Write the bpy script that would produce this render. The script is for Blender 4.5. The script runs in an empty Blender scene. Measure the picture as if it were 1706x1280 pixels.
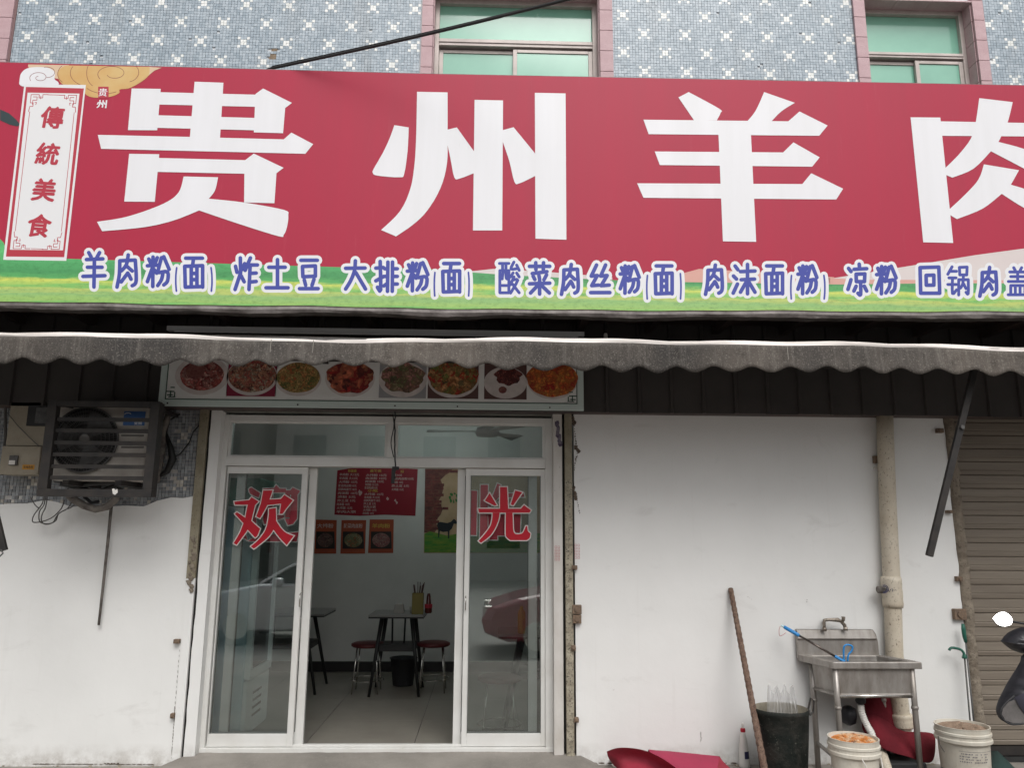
import bpy, bmesh, math, random
import numpy as np
from mathutils import Vector, Matrix
from mathutils.geometry import tessellate_polygon

random.seed(7)
SC = bpy.context.scene
COL = SC.collection

# ------------------------------------------------------------------ camera
CAM = Vector((0.0, -5.8, 1.6))
PITCH, YAW, ROLL = math.radians(10.97), math.radians(1.76), math.radians(0.373)
FPX, CX, CY = 1280.0, 853.0, 640.0
_f = Vector((math.sin(YAW)*math.cos(PITCH), math.cos(YAW)*math.cos(PITCH), math.sin(PITCH)))
_r0 = Vector((math.cos(YAW), -math.sin(YAW), 0)); _u0 = _r0.cross(_f)
_r = math.cos(ROLL)*_r0 + math.sin(ROLL)*_u0
_u = -math.sin(ROLL)*_r0 + math.cos(ROLL)*_u0
cam_data = bpy.data.cameras.new('camera')
cam = bpy.data.objects.new('camera', cam_data); COL.objects.link(cam)
m = Matrix((( _r.x, _u.x, -_f.x, CAM.x), (_r.y, _u.y, -_f.y, CAM.y), (_r.z, _u.z, -_f.z, CAM.z), (0, 0, 0, 1)))
cam.matrix_world = m
cam_data.sensor_fit = 'HORIZONTAL'; cam_data.sensor_width = 36.0
cam_data.lens = FPX/1706.0*36.0
cam_data.clip_start = 0.05; cam_data.clip_end = 500
SC.camera = cam

# ------------------------------------------------------------------ light
SUN_EL, SUN_AZ = math.radians(50), math.radians(12)      # azimuth from the street side, a little to the right
w = bpy.data.worlds.new('World'); SC.world = w; w.use_nodes = True
nt = w.node_tree; nt.nodes.clear()
sky = nt.nodes.new('ShaderNodeTexSky'); sky.sky_type = 'NISHITA'; sky.sun_disc = False
sky.sun_elevation = SUN_EL; sky.sun_rotation = math.pi - SUN_AZ
sky.air_density = 1.0; sky.dust_density = 4.0; sky.ozone_density = 1.0
hs = nt.nodes.new('ShaderNodeHueSaturation'); hs.inputs['Saturation'].default_value = 0.12   # overcast: the blue is veiled by cloud
bg = nt.nodes.new('ShaderNodeBackground'); bg.inputs['Strength'].default_value = 0.13
wo = nt.nodes.new('ShaderNodeOutputWorld')
nt.links.new(sky.outputs[0], hs.inputs['Color']); nt.links.new(hs.outputs[0], bg.inputs[0]); nt.links.new(bg.outputs[0], wo.inputs[0])
sd = bpy.data.lights.new('sun', 'SUN'); sd.energy = 1.2; sd.angle = math.radians(35); sd.color = (1, 0.97, 0.93)
sun = bpy.data.objects.new('sun', sd); COL.objects.link(sun)
sdir = Vector((math.sin(SUN_AZ)*math.cos(SUN_EL), -math.cos(SUN_AZ)*math.cos(SUN_EL), math.sin(SUN_EL)))
sun.rotation_euler = sdir.to_track_quat('Z', 'Y').to_euler(); sun.location = (2, -8, 12)
SC.view_settings.view_transform = 'Standard'; SC.view_settings.look = 'None'
SC.view_settings.exposure = 0.18; SC.view_settings.gamma = 1.0
SC.view_settings.use_curve_mapping = False
SC.render.engine = 'CYCLES'
SC.cycles.max_bounces = 8; SC.cycles.transparent_max_bounces = 16
SC.cycles.diffuse_bounces = 5

# ------------------------------------------------------------------ helpers
def ray(u, v): return (_f*FPX + _r*(u-CX) - _u*(v-CY)).normalized()
def P(u, v, y=0.0):                      # the point of the plane y = const that the photograph shows there
    d = ray(u, v); return CAM + d*((y-CAM.y)/d.y)
def G(u, v, z=0.0):
    d = ray(u, v); return CAM + d*((z-CAM.z)/d.z)
def X(u1, v1, u2, v2, y=0.0): return (P(u1, v1, y).x + P(u2, v2, y).x)/2
def Z(u, v, y=0.0): return P(u, v, y).z
def lin(*c):
    o = []
    for k in c:
        k /= 255.0
        o.append(k/12.92 if k <= 0.04045 else ((k+0.055)/1.055)**2.4)
    return tuple(o)

WL = {}
def tag(o, label=None, cat=None, group=None, kind=None):
    if label: o['label'] = label
    if cat: o['category'] = cat
    if group: o['group'] = group
    if kind: o['kind'] = kind
    return o
def thing(name, label, cat, loc, group=None):
    o = bpy.data.objects.new(name, None); o.empty_display_size = 0.1; COL.objects.link(o)
    o.location = Vector(loc); WL[o.name] = Vector(loc)
    return tag(o, label, cat, group)
def inst(src, name, parent, loc, rot=None, scl=None, mat=None):
    o = bpy.data.objects.new(name, src); COL.objects.link(o)
    o.parent = parent
    base = WL.get(parent.name, Vector()) if parent else Vector()
    o.location = Vector(loc)-base
    if rot: o.rotation_euler = rot
    if scl: o.scale = scl
    WL[o.name] = Vector(loc)
    return o

class MB:
    def __init__(s): s.v, s.f, s.m, s.cur = [], [], [], 0
    def mat(s, i): s.cur = i; return s
    def add(s, vs, fs):
        b = len(s.v); s.v += [tuple(p) for p in vs]
        s.f += [tuple(b+i for i in f) for f in fs]; s.m += [s.cur]*len(fs)
    def box(s, a, b, bev=0.0):
        x0, x1 = sorted((a[0], b[0])); y0, y1 = sorted((a[1], b[1])); z0, z1 = sorted((a[2], b[2]))
        if bev and min(x1-x0, y1-y0, z1-z0) > 2.5*bev:
            V = []
            for z, i in ((z0, bev), (z0+bev, 0), (z1-bev, 0), (z1, bev)):
                V += [(x0+i+bev*(i == 0), y0+i, z), (x1-i-bev*(i == 0), y0+i, z), (x1-i, y0+i+bev*(i == 0), z), (x1-i, y1-i-bev*(i == 0), z),
                      (x1-i-bev*(i == 0), y1-i, z), (x0+i+bev*(i == 0), y1-i, z), (x0+i, y1-i-bev*(i == 0), z), (x0+i, y0+i+bev*(i == 0), z)]
            F = [tuple(range(7, -1, -1)), tuple(range(24, 32))]
            for k in range(3):
                for j in range(8): F.append((k*8+j, k*8+(j+1) % 8, k*8+8+(j+1) % 8, k*8+8+j))
            s.add(V, F); return s
        s.add([(x0, y0, z0), (x1, y0, z0), (x1, y1, z0), (x0, y1, z0), (x0, y0, z1), (x1, y0, z1), (x1, y1, z1), (x0, y1, z1)],
              [(3, 2, 1, 0), (4, 5, 6, 7), (0, 1, 5, 4), (1, 2, 6, 5), (2, 3, 7, 6), (3, 0, 4, 7)]); return s
    def hexa(s, bot, top):               # two quads, bottom and top, same order
        s.add(list(bot)+list(top), [(3, 2, 1, 0), (4, 5, 6, 7), (0, 1, 5, 4), (1, 2, 6, 5), (2, 3, 7, 6), (3, 0, 4, 7)]); return s
    def flat(s, pts):                    # any planar polygon, concave too
        pts = [Vector(p) for p in pts]
        tr = tessellate_polygon([pts])
        n = Vector()
        for t in tr: n += (pts[t[1]]-pts[t[0]]).cross(pts[t[2]]-pts[t[0]])
        if n.y > 0: tr = [tuple(reversed(t)) for t in tr]
        s.add(pts, tr); return s
    def slab(s, pts, dy):                # polygon facing -y, thickness dy towards +y
        pts = [Vector(p) for p in pts]; n = len(pts)
        s.flat(pts)
        bk = [p+Vector((0, dy, 0)) for p in pts]
        s.add(pts+bk, [(i, (i+1) % n, n+(i+1) % n, n+i) for i in range(n)]); return s
    def tube(s, pts, r, n=8, cap=True, closed=False):
        pts = [Vector(p) for p in pts]; k = len(pts)
        rr = r if isinstance(r, (list, tuple)) else [r]*k
        V = []; up = None
        for i, p in enumerate(pts):
            a = pts[(i-1) % k] if closed else pts[max(i-1, 0)]; b = pts[(i+1) % k] if closed else pts[min(i+1, k-1)]
            t = (b-a).normalized()
            if up is None:
                up = Vector((0, 0, 1)) if abs(t.z) < 0.9 else Vector((0, 1, 0))
            e1 = (up - t*up.dot(t)).normalized(); e2 = t.cross(e1); up = e1
            for j in range(n):
                a_ = 2*math.pi*j/n; V.append(p + (e1*math.cos(a_)+e2*math.sin(a_))*rr[i])
        F = []
        for i in range(k if closed else k-1):
            for j in range(n):
                q = (i+1) % k
                F.append((i*n+j, i*n+(j+1) % n, q*n+(j+1) % n, q*n+j))
        if cap and not closed: F += [tuple(range(n-1, -1, -1)), tuple((k-1)*n+j for j in range(n))]
        s.add(V, F); return s
    def lathe(s, c, prof, n=32, wob=0.0, ax='z', cap=True):
        V = []
        for (r, h) in prof:
            for j in range(n):
                a = 2*math.pi*j/n; q = r*(1+wob*math.sin(3*a+h*9)+wob*0.6*math.sin(5*a+h*17))
                if ax == 'z': V.append((c[0]+q*math.cos(a), c[1]+q*math.sin(a), c[2]+h))
                elif ax == 'y': V.append((c[0]+q*math.cos(a), c[1]+h, c[2]+q*math.sin(a)))
                else: V.append((c[0]+h, c[1]+q*math.cos(a), c[2]+q*math.sin(a)))
        F = []
        for i in range(len(prof)-1):
            for j in range(n): F.append((i*n+j, i*n+(j+1) % n, (i+1)*n+(j+1) % n, (i+1)*n+j))
        if cap: F += [tuple(range(n-1, -1, -1)), tuple((len(prof)-1)*n+j for j in range(n))]
        s.add(V, F); return s
    def sheet(s, rows):
        n = len(rows[0]); V = [p for r in rows for p in r]
        s.add(V, [(i*n+j, i*n+j+1, (i+1)*n+j+1, (i+1)*n+j) for i in range(len(rows)-1) for j in range(n-1)]); return s
    def build(s, name, mats, parent=None, smooth=False, sub=0, solid=0.0, bevel=0.0, fix=True, label=None):
        if not isinstance(mats, (list, tuple)): mats = [mats]
        me = bpy.data.meshes.new(name)
        off = WL.get(parent.name, Vector()) if parent else Vector()
        me.from_pydata([Vector(p)-off for p in s.v], [], s.f); me.update()
        for mm in mats: me.materials.append(mm)
        me.polygons.foreach_set('material_index', s.m)
        if fix and len(s.f) < 20000:
            bm = bmesh.new(); bm.from_mesh(me); bmesh.ops.recalc_face_normals(bm, faces=bm.faces) if fix == True else None
            bm.to_mesh(me); bm.free()
        if smooth: me.polygons.foreach_set('use_smooth', [True]*len(me.polygons))
        o = bpy.data.objects.new(name, me); COL.objects.link(o)
        if parent: o.parent = parent
        WL[o.name] = Vector(off)
        if solid:
            q = o.modifiers.new('solid', 'SOLIDIFY'); q.thickness = solid; q.offset = 0
        if sub:
            q = o.modifiers.new('sub', 'SUBSURF'); q.levels = sub; q.render_levels = sub
        if bevel:
            q = o.modifiers.new('bevel', 'BEVEL'); q.width = bevel; q.segments = 2; q.limit_method = 'ANGLE'; q.angle_limit = math.radians(35)
        if smooth and bevel:
            pass
        if label: o['label'] = label
        return o

# ------------------------------------------------------------------ materials
def nodes(name):
    m = bpy.data.materials.new(name); m.use_nodes = True
    t = m.node_tree; b = t.nodes['Principled BSDF']; return m, t, b
def N(t, typ, **k):
    n = t.nodes.new(typ)
    for a, v in k.items(): setattr(n, a, v)
    return n
def noise(t, co, scale, detail=5, rough=0.6, dist=0.0):
    n = N(t, 'ShaderNodeTexNoise'); n.inputs['Scale'].default_value = scale; n.inputs['Detail'].default_value = detail
    n.inputs['Roughness'].default_value = rough; n.inputs['Distortion'].default_value = dist
    t.links.new(co, n.inputs['Vector']); return n.outputs['Fac']
def ramp(t, fac, stops):
    r = N(t, 'ShaderNodeValToRGB'); e = r.color_ramp.elements
    while len(e) < len(stops): e.new(0.5)
    for i, (p, c) in enumerate(stops):
        e[i].position = p; e[i].color = (*c[:3], 1) if not isinstance(c, float) else (c, c, c, 1)
    t.links.new(fac, r.inputs[0]); return r.outputs[0]
def mixc(t, fac, a, b, mode='MIX'):
    x = N(t, 'ShaderNodeMix', data_type='RGBA', blend_type=mode)
    for i, q in ((0, fac), (6, a), (7, b)):
        if hasattr(q, 'is_output'): t.links.new(q, x.inputs[i])
        elif i == 0: x.inputs[0].default_value = q
        else: x.inputs[i].default_value = (*q[:3], 1)
    return x.outputs[2]
def coords(t, stretch=None):
    c = N(t, 'ShaderNodeNewGeometry').outputs['Position']
    if stretch:
        mp = N(t, 'ShaderNodeMapping'); mp.inputs['Scale'].default_value = stretch
        t.links.new(c, mp.inputs['Vector']); c = mp.outputs[0]
    return c
def M(name, col, rough=0.6, metal=0.0, col2=None, sc=3.0, amt=(0.35, 0.7), col3=None, sc3=30.0, amt3=(0.6, 0.75), bump=0.0, bsc=60.0,
      stretch=None, spec=0.5, coat=0.0, rvar=0.0):
    m, t, b = nodes(name)
    b.inputs['Roughness'].default_value = rough; b.inputs['Metallic'].default_value = metal
    b.inputs['Specular IOR Level'].default_value = spec; b.inputs['Coat Weight'].default_value = coat
    co = coords(t, stretch)
    c = None
    if col2 is not None:
        c = mixc(t, ramp(t, noise(t, co, sc), [(amt[0], 0.0), (amt[1], 1.0)]), col, col2)
    if col3 is not None:
        c = mixc(t, ramp(t, noise(t, co, sc3, 8, 0.75), [(amt3[0], 0.0), (amt3[1], 1.0)]), c if c is not None else col, col3)
    if c is None: b.inputs['Base Color'].default_value = (*col[:3], 1)
    else: t.links.new(c, b.inputs['Base Color'])
    if rvar:
        rr = N(t, 'ShaderNodeMapRange'); rr.inputs[3].default_value = rough-rvar; rr.inputs[4].default_value = rough+rvar
        t.links.new(noise(t, co, 8), rr.inputs[0]); t.links.new(rr.outputs[0], b.inputs['Roughness'])
    if bump:
        bp = N(t, 'ShaderNodeBump'); bp.inputs['Strength'].default_value = 1.0; bp.inputs['Distance'].default_value = bump
        t.links.new(noise(t, co, bsc, 6), bp.inputs['Height']); t.links.new(bp.outputs[0], b.inputs['Normal'])
    return m

# strokes and lettering
def capsule(mb, pts, r, fn, cnt, n=5):
    """pts 2D (photo pixels), r pixel radius; fn(u, v, k) gives the 3D point of layer k"""
    for i in range(len(pts)-1):
        a, b = Vector(pts[i]), Vector(pts[i+1]); d = b-a
        if d.length < 1e-4: continue
        th = math.atan2(d.y, d.x); cnt[0] += 1
        poly = []
        for j in range(n+1):
            q = th + math.pi/2 + math.pi*j/n; poly.append((a.x+r*math.cos(q), a.y+r*math.sin(q)))
        for j in range(n+1):
            q = th - math.pi/2 + math.pi*j/n; poly.append((b.x+r*math.cos(q), b.y+r*math.sin(q)))
        V = [fn(x, y, cnt[0]) for x, y in poly]
        mb.add(V, [tuple(range(len(V)))])
def text_geo(s, bold=0.0, shear=0.0, res=3):
    cu = bpy.data.curves.new('t', 'FONT'); cu.body = s; cu.size = 1.0; cu.offset = bold; cu.shear = shear
    cu.resolution_u = res; cu.align_x = 'CENTER'; cu.align_y = 'CENTER'; cu.space_line = 0.95
    o = bpy.data.objects.new('t', cu); COL.objects.link(o)
    dg = bpy.context.evaluated_depsgraph_get(); me = bpy.data.meshes.new_from_object(o.evaluated_get(dg))
    vs = [tuple(q.co[:2]) for q in me.vertices]; fs = [tuple(p.vertices) for p in me.polygons]
    bpy.data.objects.remove(o); bpy.data.curves.remove(cu); bpy.data.meshes.remove(me)
    return vs, fs
def text(mb, s, c, h, bold=0.0, sx=1.0, shear=0.0, rot=0.0, fit=None):
    """s centred at 3D point c facing -y, character height h in metres"""
    vs, fs = text_geo(s, bold, shear)
    if not vs: return
    x0 = min(q[0] for q in vs); x1 = max(q[0] for q in vs); y0 = min(q[1] for q in vs); y1 = max(q[1] for q in vs)
    k = h/(y1-y0) if len(s) == 1 or fit else h
    kx = (fit/(x1-x0)) if fit else k*sx
    cr, sr = math.cos(rot), math.sin(rot)
    V = []
    for (x, y) in vs:
        x = (x-(x0+x1)/2)*kx; y = (y-(y0+y1)/2)*k
        V.append((c[0]+x*cr-y*sr, c[1], c[2]+x*sr+y*cr))
    mb.add(V, fs)
# ------------------------------------------------------------------ material set
def plaster():
    m, t, b = nodes('white_plaster'); b.inputs['Roughness'].default_value = 0.85
    co = coords(t); sx = N(t, 'ShaderNodeSeparateXYZ'); t.links.new(co, sx.inputs[0])
    c = mixc(t, ramp(t, noise(t, co, 0.9, 4), [(0.35, 0.0), (0.7, 1.0)]), (0.79, 0.79, 0.775), (0.72, 0.72, 0.705))
    st = coords(t, (7.0, 1, 0.35)); c = mixc(t, ramp(t, noise(t, st, 2.4, 6, 0.7), [(0.58, 0.0), (0.9, 0.32)]), c, (0.55, 0.53, 0.50))
    sm = coords(t, (1.0, 1, 2.2)); c = mixc(t, ramp(t, noise(t, sm, 2.3, 7, 0.65, 0.6), [(0.60, 0.0), (0.78, 0.5)]), c, (0.55, 0.54, 0.52))
    c = mixc(t, ramp(t, noise(t, co, 22, 6, 0.8), [(0.70, 0.0), (0.76, 0.85)]), c, (0.34, 0.32, 0.29))
    c = mixc(t, ramp(t, noise(t, co, 70, 3, 0.6), [(0.72, 0.0), (0.76, 0.6)]), c, (0.25, 0.23, 0.21))
    mr = N(t, 'ShaderNodeMapRange'); t.links.new(sx.outputs[2], mr.inputs[0]); mr.inputs[1].default_value = 0.15; mr.inputs[2].default_value = 0.0
    mu = N(t, 'ShaderNodeMath', operation='MULTIPLY'); t.links.new(mr.outputs[0], mu.inputs[0]); t.links.new(ramp(t, noise(t, co, 9, 7, 0.75), [(0.38, 0.0), (0.68, 1.0)]), mu.inputs[1])
    c = mixc(t, mu.outputs[0], c, (0.33, 0.30, 0.26))
    t.links.new(c, b.inputs['Base Color'])
    bp = N(t, 'ShaderNodeBump'); bp.inputs['Distance'].default_value = 0.002
    t.links.new(noise(t, co, 9, 6), bp.inputs['Height']); t.links.new(bp.outputs[0], b.inputs['Normal'])
    return m
W_PLASTER = plaster()
W_PAINT2 = M('old_white_paint', (0.62, 0.60, 0.57), 0.7, col2=(0.5, 0.47, 0.43), sc=6, col3=(0.16, 0.12, 0.09), sc3=45, amt3=(0.64, 0.70), bump=0.002, bsc=60, stretch=(1, 1, 0.5))
KHAKI = M('khaki_channel_paint', (0.20, 0.17, 0.11), 0.7, col2=(0.30, 0.27, 0.20), sc=9, col3=(0.05, 0.04, 0.03), sc3=60, amt3=(0.57, 0.66), bump=0.002, bsc=70)
SPECKLE = M('chipped_concrete', (0.42, 0.38, 0.29), 0.9, col2=(0.22, 0.19, 0.14), sc=22, col3=(0.05, 0.04, 0.035), sc3=80, amt3=(0.52, 0.62), bump=0.004, bsc=80)
ROUGHJ = M('rough_cement', (0.27, 0.23, 0.18), 0.95, col2=(0.15, 0.12, 0.09), sc=12, col3=(0.06, 0.05, 0.04), sc3=40, amt3=(0.55, 0.66), bump=0.02, bsc=24)
UPVC = M('white_door_profile', (0.70, 0.70, 0.68), 0.38, col2=(0.62, 0.61, 0.58), sc=4, col3=(0.40, 0.36, 0.30), sc3=26, amt3=(0.70, 0.84))
BLACK = M('black_shadow_gap', (0.012, 0.011, 0.010), 0.9)
RUBBER = M('black_rubber', (0.02, 0.02, 0.022), 0.6, bump=0.001)
CONC = M('concrete_ground', (0.30, 0.275, 0.245), 0.9, col2=(0.19, 0.175, 0.155), sc=2.2, col3=(0.36, 0.335, 0.30), sc3=45, amt3=(0.58, 0.72), bump=0.006, bsc=45)
STREET = M('concrete_road', (0.34, 0.33, 0.31), 0.9, col2=(0.26, 0.25, 0.235), sc=2, bump=0.006, bsc=90)
ALU = M('champagne_aluminium', (0.58, 0.51, 0.48), 0.45, 0.1, col2=(0.42, 0.37, 0.34), sc=5)
GREENG = M('green_glass_sky_tone', (0.26, 0.545, 0.415), 0.10, col2=(0.21, 0.45, 0.345), sc=1.4, spec=0.7)  # opaque pane, reflected sky put into the bright green base colour
PINK = M('pink_stone_tile', (0.50, 0.33, 0.35), 0.55, col2=(0.56, 0.39, 0.41), sc=7, col3=(0.42, 0.26, 0.28), sc3=60, amt3=(0.5, 0.75), bump=0.002, bsc=70, stretch=(1, 1, 2.5))
GROUT_P = M('pink_joint', (0.22, 0.14, 0.14), 0.9)
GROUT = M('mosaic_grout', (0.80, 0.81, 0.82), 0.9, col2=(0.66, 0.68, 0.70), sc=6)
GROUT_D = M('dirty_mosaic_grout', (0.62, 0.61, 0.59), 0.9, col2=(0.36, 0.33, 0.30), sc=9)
HOLE = M('bare_render_patch', (0.30, 0.23, 0.16), 0.95, col2=(0.15, 0.11, 0.08), sc=40)
RED = M('sign_red_vinyl', (0.43, 0.018, 0.055), 0.5, col2=(0.385, 0.022, 0.055), sc=1.3, amt=(0.3, 0.8), spec=0.35, stretch=(5, 1, 0.35), col3=(0.46, 0.065, 0.10), sc3=5.0, amt3=(0.60, 0.95))
SWHITE = M('sign_white_vinyl', (0.80, 0.80, 0.83), 0.42, col2=(0.75, 0.75, 0.77), sc=1.0, stretch=(6, 1, 0.4), col3=(0.62, 0.61, 0.60), sc3=3.0, amt3=(0.66, 0.85))
SBLUE = M('sign_blue_print', (0.060, 0.078, 0.36), 0.5, spec=0.35)
SCREAM = M('sign_cream_print', (0.66, 0.58, 0.57), 0.45, col2=(0.70, 0.64, 0.62), sc=3)
SPEACH = M('sign_peach_print', (0.66, 0.36, 0.30), 0.45)
SDARKRED = M('sign_line_print', (0.25, 0.05, 0.05), 0.5)
SCLOUD = M('sign_gold_cloud', (0.62, 0.36, 0.12), 0.45, col2=(0.66, 0.47, 0.20), sc=4)
SPALE = M('sign_pale_cloud', (0.68, 0.50, 0.34), 0.45)
SSCROLLRED = M('scroll_red_print', (0.45, 0.03, 0.055), 0.45)
SCELL = M('scroll_cream_print', (0.76, 0.76, 0.77), 0.45)
SINK_BR = M('ink_brush_print', (0.02, 0.04, 0.045), 0.5)
METAL_D = M('grey_box_metal', (0.26, 0.235, 0.225), 0.6, 0.3, col2=(0.10, 0.085, 0.08), sc=8, col3=(0.25, 0.23, 0.22), sc3=25, amt3=(0.6, 0.75))
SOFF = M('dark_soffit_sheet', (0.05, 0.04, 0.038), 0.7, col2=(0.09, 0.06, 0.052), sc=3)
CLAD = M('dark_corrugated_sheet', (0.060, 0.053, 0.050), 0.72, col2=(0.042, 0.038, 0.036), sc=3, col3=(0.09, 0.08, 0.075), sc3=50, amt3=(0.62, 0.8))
def fabric():
    m, t, b = nodes('dirty_awning_cloth'); b.inputs['Roughness'].default_value = 0.92; b.inputs['Specular IOR Level'].default_value = 0.2
    co = coords(t)
    c = mixc(t, ramp(t, noise(t, coords(t, (1, 1, 0.6)), 1.1, 5, 0.6), [(0.35, 0.0), (0.65, 1.0)]), (0.050, 0.047, 0.045), (0.120, 0.104, 0.090))
    c = mixc(t, ramp(t, noise(t, coords(t, (9, 1, 0.5)), 2.6, 6, 0.75), [(0.50, 0.0), (0.72, 0.55)]), c, (0.20, 0.185, 0.165))
    c = mixc(t, ramp(t, noise(t, co, 12, 7, 0.8), [(0.50, 0.0), (0.72, 0.7)]), c, (0.030, 0.026, 0.024))
    c = mixc(t, ramp(t, noise(t, co, 95, 8, 0.85), [(0.54, 0.0), (0.66, 0.8)]), c, (0.36, 0.33, 0.29))
    t.links.new(c, b.inputs['Base Color'])
    bp = N(t, 'ShaderNodeBump'); bp.inputs['Distance'].default_value = 0.004
    t.links.new(noise(t, coords(t, (3, 1, 1)), 7, 6), bp.inputs['Height']); t.links.new(bp.outputs[0], b.inputs['Normal'])
    return m
FABRIC = fabric()
FABRIC_T = M('sky_lit_awning_edge', (0.80, 0.75, 0.71), 0.8, col2=(0.42, 0.38, 0.35), sc=4, stretch=(0.6, 3, 9), amt=(0.45, 0.75))  # sky light on the upturned cloth edge is put into this pale colour
STEEL_D = M('dark_painted_steel', (0.022, 0.021, 0.021), 0.6, 0.0, col2=(0.042, 0.036, 0.032), sc=12, spec=0.3)
STEEL_G = M('grey_galvanised_steel', (0.12, 0.118, 0.115), 0.5, 0.5, col2=(0.07, 0.065, 0.062), sc=20)
BATTEN = M('lamp_batten_enamel', (0.75, 0.76, 0.77), 0.5)
BEIGE = M('beige_box_enamel', (0.34, 0.30, 0.23), 0.6, col2=(0.26, 0.225, 0.17), sc=6, col3=(0.12, 0.09, 0.06), sc3=40, amt3=(0.63, 0.75))
ACW = M('yellowed_unit_casing', (0.42, 0.39, 0.35), 0.6, col2=(0.27, 0.24, 0.21), sc=5, col3=(0.10, 0.085, 0.075), sc3=24, amt3=(0.6, 0.75))
DARKGLASS = M('dark_meter_glass', (0.02, 0.02, 0.02), 0.15)
ORANGE_L = M('orange_label', (0.50, 0.24, 0.03), 0.6)
BLUE_L = M('blue_sticker', (0.02, 0.09, 0.26), 0.5)
WHITE_L = M('white_print', (0.7, 0.7, 0.7), 0.6)
PVC = M('stained_pvc_pipe', (0.60, 0.54, 0.44), 0.55, col2=(0.50, 0.43, 0.33), sc=5, col3=(0.13, 0.09, 0.06), sc3=48, amt3=(0.56, 0.66), stretch=(1.4, 1.4, 1))
FOAM = M('grimy_pipe_wrap', (0.20, 0.18, 0.16), 0.9, col2=(0.07, 0.06, 0.055), sc=18, bump=0.004, bsc=40)
CABLE = M('grey_cable', (0.09, 0.085, 0.08), 0.6)
CABLE_B = M('black_cable', (0.010, 0.010, 0.010), 0.5)
SHUT = M('weathered_shutter_slat', (0.23, 0.195, 0.155), 0.65, 0.1, col2=(0.17, 0.14, 0.11), sc=3, stretch=(0.5, 1, 7), col3=(0.07, 0.055, 0.045), sc3=8, amt3=(0.68, 0.8))
STAIN = M('brushed_stainless', (0.40, 0.375, 0.35), 0.42, 0.5, col2=(0.25, 0.225, 0.20), sc=5, col3=(0.12, 0.09, 0.06), sc3=38, amt3=(0.60, 0.74), rvar=0.12, stretch=(3, 3, 1))
BUCKET = M('dirty_white_bucket', (0.66, 0.63, 0.55), 0.5, col2=(0.54, 0.49, 0.41), sc=8, col3=(0.24, 0.19, 0.14), sc3=38, amt3=(0.64, 0.76))
BUCKET_B = M('slate_blue_band', (0.10, 0.10, 0.135), 0.6)
BIN = M('filthy_black_bin', (0.008, 0.011, 0.009), 0.7, col2=(0.028, 0.027, 0.023), sc=8, amt=(0.45, 0.6), col3=(0.20, 0.19, 0.16), sc3=34, amt3=(0.60, 0.68), bump=0.006, bsc=40, spec=0.3)
BIN_IN = M('bin_inside', (0.40, 0.36, 0.28), 0.8, col2=(0.22, 0.20, 0.16), sc=12)
RUST = M('rusty_bar', (0.13, 0.075, 0.055), 0.9, col2=(0.22, 0.15, 0.11), sc=25, col3=(0.04, 0.025, 0.02), sc3=70, amt3=(0.5, 0.65), bump=0.004, bsc=60)

REDC = M('crimson_mat', (0.27, 0.018, 0.036), 0.75, col2=(0.36, 0.03, 0.06), sc=8, col3=(0.36, 0.22, 0.16), sc3=30, amt3=(0.64, 0.72), bump=0.004, bsc=20)
REDC2 = M('crimson_mat_face', (0.36, 0.028, 0.075), 0.8, col2=(0.30, 0.025, 0.065), sc=8, bump=0.001, bsc=200)
CRIM_D = M('dark_red_cloth', (0.15, 0.014, 0.022), 0.9, col2=(0.10, 0.010, 0.016), sc=7, bump=0.012, bsc=11, spec=0.2)
BLUEP = M('blue_plastic', (0.015, 0.22, 0.55), 0.4)
GREENP = M('teal_green_plastic', (0.015, 0.11, 0.075), 0.5)
CHROME = M('steel_rod', (0.55, 0.53, 0.5), 0.22, 1.0)
TAP = M('grimy_tap_brass', (0.42, 0.37, 0.31), 0.4, 0.6, col2=(0.10, 0.08, 0.06), sc=40)
WPLAST = M('white_plastic', (0.68, 0.66, 0.62), 0.4)
REDP = M('red_plastic_cap', (0.40, 0.012, 0.03), 0.4)
NAVY = M('navy_label', (0.03, 0.03, 0.09), 0.5)
FILM = M('black_vinyl_cover', (0.014, 0.014, 0.018), 0.42, col2=(0.03, 0.03, 0.036), sc=14, bump=0.003, bsc=18)
FLEECE = M('grey_lining', (0.15, 0.14, 0.135), 0.9, col2=(0.07, 0.065, 0.062), sc=14)
MIRR = M('mirror_glass', (0.95, 0.95, 0.95), 0.02, 1.0)
FOOD_O = M('chilli_scraps', (0.60, 0.20, 0.035), 0.5, col2=(0.72, 0.52, 0.34), sc=22, amt=(0.45, 0.6), col3=(0.16, 0.03, 0.01), sc3=40, amt3=(0.56, 0.62), bump=0.01, bsc=60)
FOOD_B = M('soaked_bran', (0.36, 0.26, 0.19), 0.8, col2=(0.22, 0.15, 0.10), sc=60, bump=0.01, bsc=90)
ROOMW = M('room_white_wall', (0.72, 0.71, 0.685), 0.8, col2=(0.64, 0.63, 0.60), sc=1.5)
ROOMC = M('room_ceiling', (0.6, 0.6, 0.58), 0.8)
SKIRT = M('dark_skirting_tile', (0.03, 0.026, 0.026), 0.4)
FTILE = M('polished_floor_tile', (0.27, 0.25, 0.215), 0.33, col2=(0.23, 0.21, 0.18), sc=3, rvar=0.06)
TBLACK = M('black_metal_leg', (0.012, 0.012, 0.012), 0.5)
TTOP = M('pale_table_top', (0.24, 0.235, 0.225), 0.35)
SEATR = M('red_stool_seat', (0.10, 0.010, 0.012), 0.5)
POST_R = M('menu_red_print', (0.30, 0.006, 0.022), 0.5, col2=(0.26, 0.006, 0.02), sc=4)
POST_O = M('orange_poster_print', (0.44, 0.085, 0.03), 0.5, col2=(0.36, 0.06, 0.03), sc=4)
POST_T = M('menu_text_print', (0.62, 0.45, 0.42), 0.6)
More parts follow.
